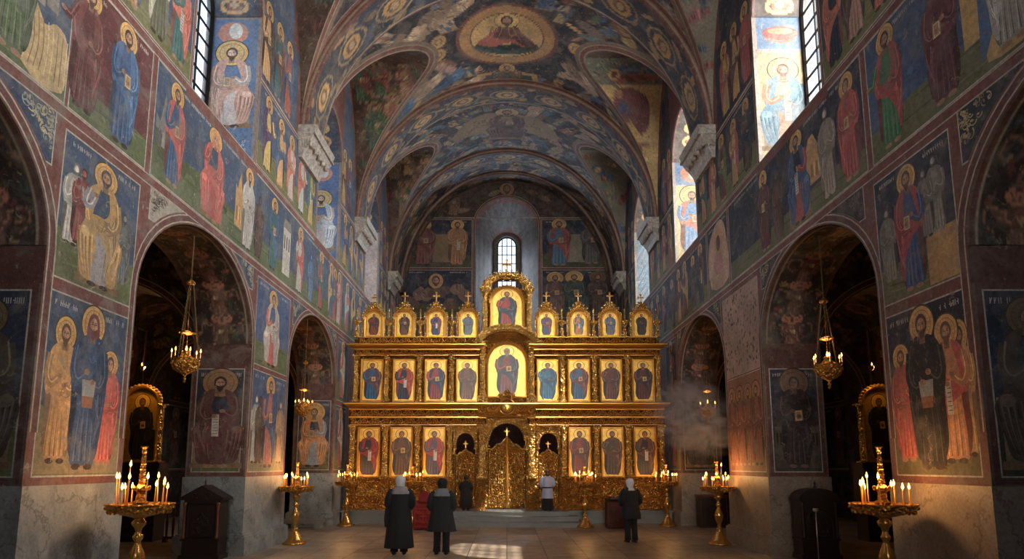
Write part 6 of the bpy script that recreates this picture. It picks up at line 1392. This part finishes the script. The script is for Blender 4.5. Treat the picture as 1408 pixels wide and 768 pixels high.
def lectern(loc, label, w, d, h, cloth_m, pat, hood=False, legs=False):
    r = empty('lectern', loc, label, 'lectern'); hw = w / 2
    mb = MB()
    for x in (-hw + .04, hw - .04):
        for y in (-d / 2 + .04, d / 2 - .04): mb.box(x - .025, x + .025, y - .025, y + .025, 0, h - .1)
    mb.box(-hw + .02, hw - .02, -d / 2 + .02, d / 2 - .02, h - .14, h - .08); part(mb, 'wooden_stand', M_WOOD2, r)
    mb = MB(); rings = []
    for z, e, am in ((.03, .02, .03), (.25, .012, .02), (.5, .004, .012), (h - .1, 0, .0), (h, -.005, 0)):
        ring = []
        for i in range(64):
            t = i / 64 * 4; k = int(t); q = t - k; cs = [(-1, -1), (1, -1), (1, 1), (-1, 1), (-1, -1)]; x = cs[k][0] * (1 - q) + cs[k + 1][0] * q; y = cs[k][1] * (1 - q) + cs[k + 1][1] * q
            wv = 1 + am * math.sin(i * 1.9); ring.append((x * (hw + e) * wv, y * (d / 2 + e) * wv, z + (.06 * y if z > h - .11 else 0)))
        rings.append(ring)
    mb.loft(rings); part(mb, 'altar_cloth', cloth_m, r)
    mb = MB(); y = -d / 2 - .022
    mb.ridge([(-hw + .05, .1), (hw - .05, .1), (hw - .05, h - .16), (-hw + .05, h - .16)], .02, .012, y, closed=True)
    for i in range(-2, 3):
        for j in range(2): mb.scroll(i * w * .17, .25 + j * .26, .045, y, .014, .012, 1.3, i + j, 1 if (i + j) % 2 else -1)
    mb.ridge([(0, .2), (0, .5)], .03, .014, y); mb.ridge([(-.1, .4), (.1, .4)], .03, .014, y); part(mb, 'embroidery', pat, r)
    if hood:
        mb = MB(); mb.loft([[(x * (1 + .08 * math.sin(i * 2)), yy, z) for i, (x, z) in enumerate(((-.17, h + .03), (-.16, h + .2), (-.1, h + .32), (0, h + .38), (.1, h + .32), (.16, h + .2), (.17, h + .03)))] for yy in (-.06, .1)]); part(mb, 'draped_icon', cloth_m, r)
    else:
        mb = MB(); mb.box(-hw * .7, hw * .7, -d * .35, d * .35, h + .03, h + .09); part(mb, 'service_book', M_WOOD, r)
    return r
lectern((-2.52, 20.35, 0), 'lectern draped in bright red brocade between the two women at left', .6, .44, .78, M_REDC, M_REDE, True)
M_REDD = simple('dark_red_carved_cloth', (70, 22, 18), .7, 0, .3, 20, .4)
lectern((3.45, 20.7, 0), 'low dark red patterned lectern right of the marble steps', .74, .44, .84, M_REDD, M_WOOD2)
# dark framed chest before the far right pier
r = empty('wooden_chest', (6.45, 21.0, 0), 'black wooden chest with a thin pale edge inside the far right arch', 'chest'); mb = MB(); mb.box(-.42, .42, -.25, .25, 0, .95); part(mb, 'body', M_WOOD, r)
mb = MB(); mb.ridge([(-.4, .03), (.4, .03), (.4, .92), (-.4, .92)], .03, .02, -.25, closed=True); part(mb, 'front_frame', M_WOOD2, r)
mb = MB(); mb.box(-.45, .45, -.28, .27, .95, 1.0); part(mb, 'lid', M_WOOD2, r)
# low stone bench inside far left arch
r = empty('stone_bench', (-6.2, 20.6, 0), 'low grey stone slab lying inside the far left arch', 'stone bench'); mb = MB(); mb.box(-.75, .55, -.25, .25, .16, .27); part(mb, 'slab', M_STEP, r); 
for x in (-.6, .4): mb = MB(); mb.box(x - .1, x + .1, -.2, .2, 0, .16); part(mb, 'block', M_STEP, r)
# gilded shrines in the aisles
def shrine(loc, label, s):
    r = empty('icon_shrine', loc, label, 'shrine'); mb = MB(); mb.box(-.6, .6, -.25, .3, 0, 1.9); mb.box(-.66, .66, -.3, .3, 1.84, 1.98); mb.ridge([(-.45, .3), (.45, .3), (.45, 1.6), (-.45, 1.6)], .04, .03, -.25, closed=True); part(mb, 'pedestal', M_WOOD, r)
    cv = Canvas(); ol = [(-.42, 0), (.42, 0)] + [(.42 * math.cos(PI * i / 16), 1.5 + .42 * math.sin(PI * i / 16)) for i in range(17)]
    cv.lv = 1; cv.poly(ol, (206, 160, 60), a=.6); cv.lv = 5; saint(cv, 0, .02, 1.7, (40, 36, 34), (36, 34, 36), halo=(226, 180, 70), sx=.95, lv0=8, skin=(110, 80, 50)); ghost(cv, .28, .0, 1.0, (50, 46, 40))
    mb = MB(); stamp(mb, cv, lambda u, v, e: (u, -.1 - e, 2.0 + v)); mb.box(-.42, .42, -.098, .1, 2.0, 3.5, col=cl((90, 60, 30))); part(mb, 'icon', M_ICON, r, colattr=True)
    mb = MB(); fr = [(p[0] * 1.1, -.13, 2.0 + p[1] * 1.02) for p in ol]; mb.tube(fr + [fr[0]], .06, 8)
    for k, p in enumerate(fr[2:]): mb.ball((p[0] * 1.12, -.15, p[2] + .03), .05, 6, 4)
    part(mb, 'gilded_frame', M_GOLD, r)
    for q in (-1, 1): part(column_mb(q * .55, 1.98, 3.5, .06, -.14), 'column', M_CARV, r)
    return r
shrine((-9.55, 17.2, 0), 'gilded arched icon shrine in the dark left aisle', 1); shrine((9.75, 17.2, 0), 'gilded arched icon shrine in the dark right aisle', 1)
GLOW += [((-9.3, 16.75, 4.4), 50, .1), ((9.5, 16.75, 4.4), 18, .1)]  # extra glows added to brighten the two shrines
# small hanging lamps added to brighten the shrines
for s in (-1, 1):
    r = empty('shrine_fill_lamp', (s * 9.4, 16.7, 4.4), 'small added fill lamp hanging before the gilded shrine in the %s aisle' % ('left' if s < 0 else 'right'), 'fill lamp')
    mb = MB(); mb.lathe([(.01, -.08), (.05, -.04), (.07, .02), (.065, .05), (.02, .05)], n=12); part(mb, 'cup', M_BRASS, r, True); mb = MB(); mb.tube([(0, 0, .05), (0, 0, 2.6)], .008, 5); part(mb, 'chain', M_CHAIN, r); mb = MB(); flame_mb(mb, .0, -.04, .05, 1.5); part(mb, 'flame', M_CORE, r)
# balustrade in left aisle
r = empty('wooden_railing', (-8.6, 16.9, 0), 'dark wooden railing of turned balusters in the left aisle', 'railing'); mb = MB(); mb.box(-.05, 1.35, -.05, .05, .88, .95); part(mb, 'handrail', M_WOOD2, r); mb = MB(); mb.box(-.05, 1.35, -.04, .04, .08, .14); part(mb, 'bottom_rail', M_WOOD2, r)
for i in range(9): mb = MB(); mb.lathe([(.02, 0), (.03, .15), (.04, .35), (.02, .55), (.03, .7), (.02, .8)], i * .16 + .02, 0, .1, 8); part(mb, 'baluster', M_WOOD2, r)
mb = MB(); mb.box(-.05, .05, -.05, .05, 0, .1); mb.box(1.25, 1.35, -.05, .05, 0, .1); part(mb, 'foot', M_WOOD2, r)
# ------------------------------------------------------------------ incense smoke
def smoke_mat():
    m = bpy.data.materials.new('incense_smoke'); m.use_nodes = True; nt = m.node_tree; nt.nodes.clear(); o = N(nt, 'ShaderNodeOutputMaterial'); v = N(nt, 'ShaderNodeVolumePrincipled'); L(nt, v.outputs[0], o.inputs['Volume'])
    v.inputs['Color'].default_value = (.95, .92, 1, 1); v.inputs['Anisotropy'].default_value = .1; co = objco(nt)
    ln = N(nt, 'ShaderNodeVectorMath', operation='LENGTH'); L(nt, co, ln.inputs[0]); fall = ramp(nt, ln.outputs['Value'], [(.3, 1.), (.98, 0.)])
    n1 = noise(nt, co, 1.3, 8, .66, 2.8); d = ramp(nt, n1, [(.47, 0.), (.60, 1.)])
    a = N(nt, 'ShaderNodeMath', operation='MULTIPLY'); L(nt, fall, a.inputs[0]); L(nt, d, a.inputs[1]); b = N(nt, 'ShaderNodeMath', operation='MULTIPLY'); L(nt, a.outputs[0], b.inputs[0]); b.inputs[1].default_value = 4.5; L(nt, b.outputs[0], v.inputs['Density']); return m
mb = MB(); mb.ball((0, 0, 0), 1., 20, 12); sm = mb.build('incense_smoke', smoke_mat()); sm.location = (4.95, 17.3, 3.15); sm.scale = (1.45, .75, 1.08); sm.rotation_euler = (0, .35, 0); tag(sm, 'pale drifting cloud of incense smoke above the right candle stand', 'smoke', kind='stuff')
# ------------------------------------------------------------------ camera and light
cam = bpy.data.cameras.new('camera'); co_ = bpy.data.objects.new('camera', cam); C.objects.link(co_)
cam.sensor_width = 36; cam.lens = FPX / 1408 * 36; cam.shift_x = (704 - PX) / 1408; cam.shift_y = (PY - 384) / 1408; cam.clip_end = 200; cam.clip_start = .1
co_.location = (0, 0, EYE); co_.rotation_euler = (PI / 2 + TH, 0, 0)
sc = bpy.context.scene; sc.camera = co_
sc.view_settings.view_transform = 'Standard'; sc.view_settings.look = 'None'; sc.view_settings.gamma = 1; sc.view_settings.use_curve_mapping = False
sc.view_settings.exposure = .14
wd = bpy.data.worlds.new('sky'); sc.world = wd; wd.use_nodes = True; bg = wd.node_tree.nodes['Background']; bg.inputs[0].default_value = (.72, .84, 1, 1); bg.inputs[1].default_value = 2.
def area(name, loc, rot, sx, sy, e, col):
    l = bpy.data.lights.new(name, 'AREA'); l.shape = 'RECTANGLE'; l.size = sx; l.size_y = sy; l.energy = e; l.color = col
    o = bpy.data.objects.new(name, l); C.objects.link(o); o.location = loc; o.rotation_euler = rot; return o
COOL = (.80, .89, 1.); WARMD = (1., .93, .82)
LE = {(-1, 0): 30, (-1, 1): 85, (-1, 2): 60, (-1, 3): 90, (1, 0): 1500, (1, 1): 1700, (1, 2): 1200, (1, 3): 600}
for side in (-1, 1):
    for k, (a, b) in enumerate(WINS):
        area('daylight_window', (side * (W + T + 1.3), (a + b) / 2, 11.6), (0, -side * PI / 2 * -1 * -1, 0) if False else (0, side * PI / 2, 0), 6., (b - a) * 1.6, LE[(side, k)] * 1.7, COOL if side < 0 else WARMD)
area('daylight_apse', (0, YEND + 2.9, 12), (PI / 2, 0, PI), 1.2, 4.6, 420, COOL).rotation_euler = (-PI / 2, 0, 0)
area('fill_west', (0, YB - .9, 8.6), (PI / 2, 0, 0), 4.2, 7, 440, WARMD).data.spread = math.radians(50)  # added fill from behind the camera, narrowed towards the icon screen
sun = bpy.data.lights.new('sun', 'SUN'); sun.energy = 11; sun.angle = .01; sun.color = (1, .9, .74); so = bpy.data.objects.new('sun', sun); C.objects.link(so)
sd = Vector((-6.6, 2.7, -10.7)); so.rotation_euler = sd.to_track_quat('-Z', 'Y').to_euler()
def point(loc, e, r=.12, col=(1, .50, .17)):
    l = bpy.data.lights.new('candle_glow', 'POINT'); l.energy = e; l.shadow_soft_size = r; l.color = col; o = bpy.data.objects.new('candle_glow', l); C.objects.link(o); o.location = loc
for p in GLOW: point(*p)
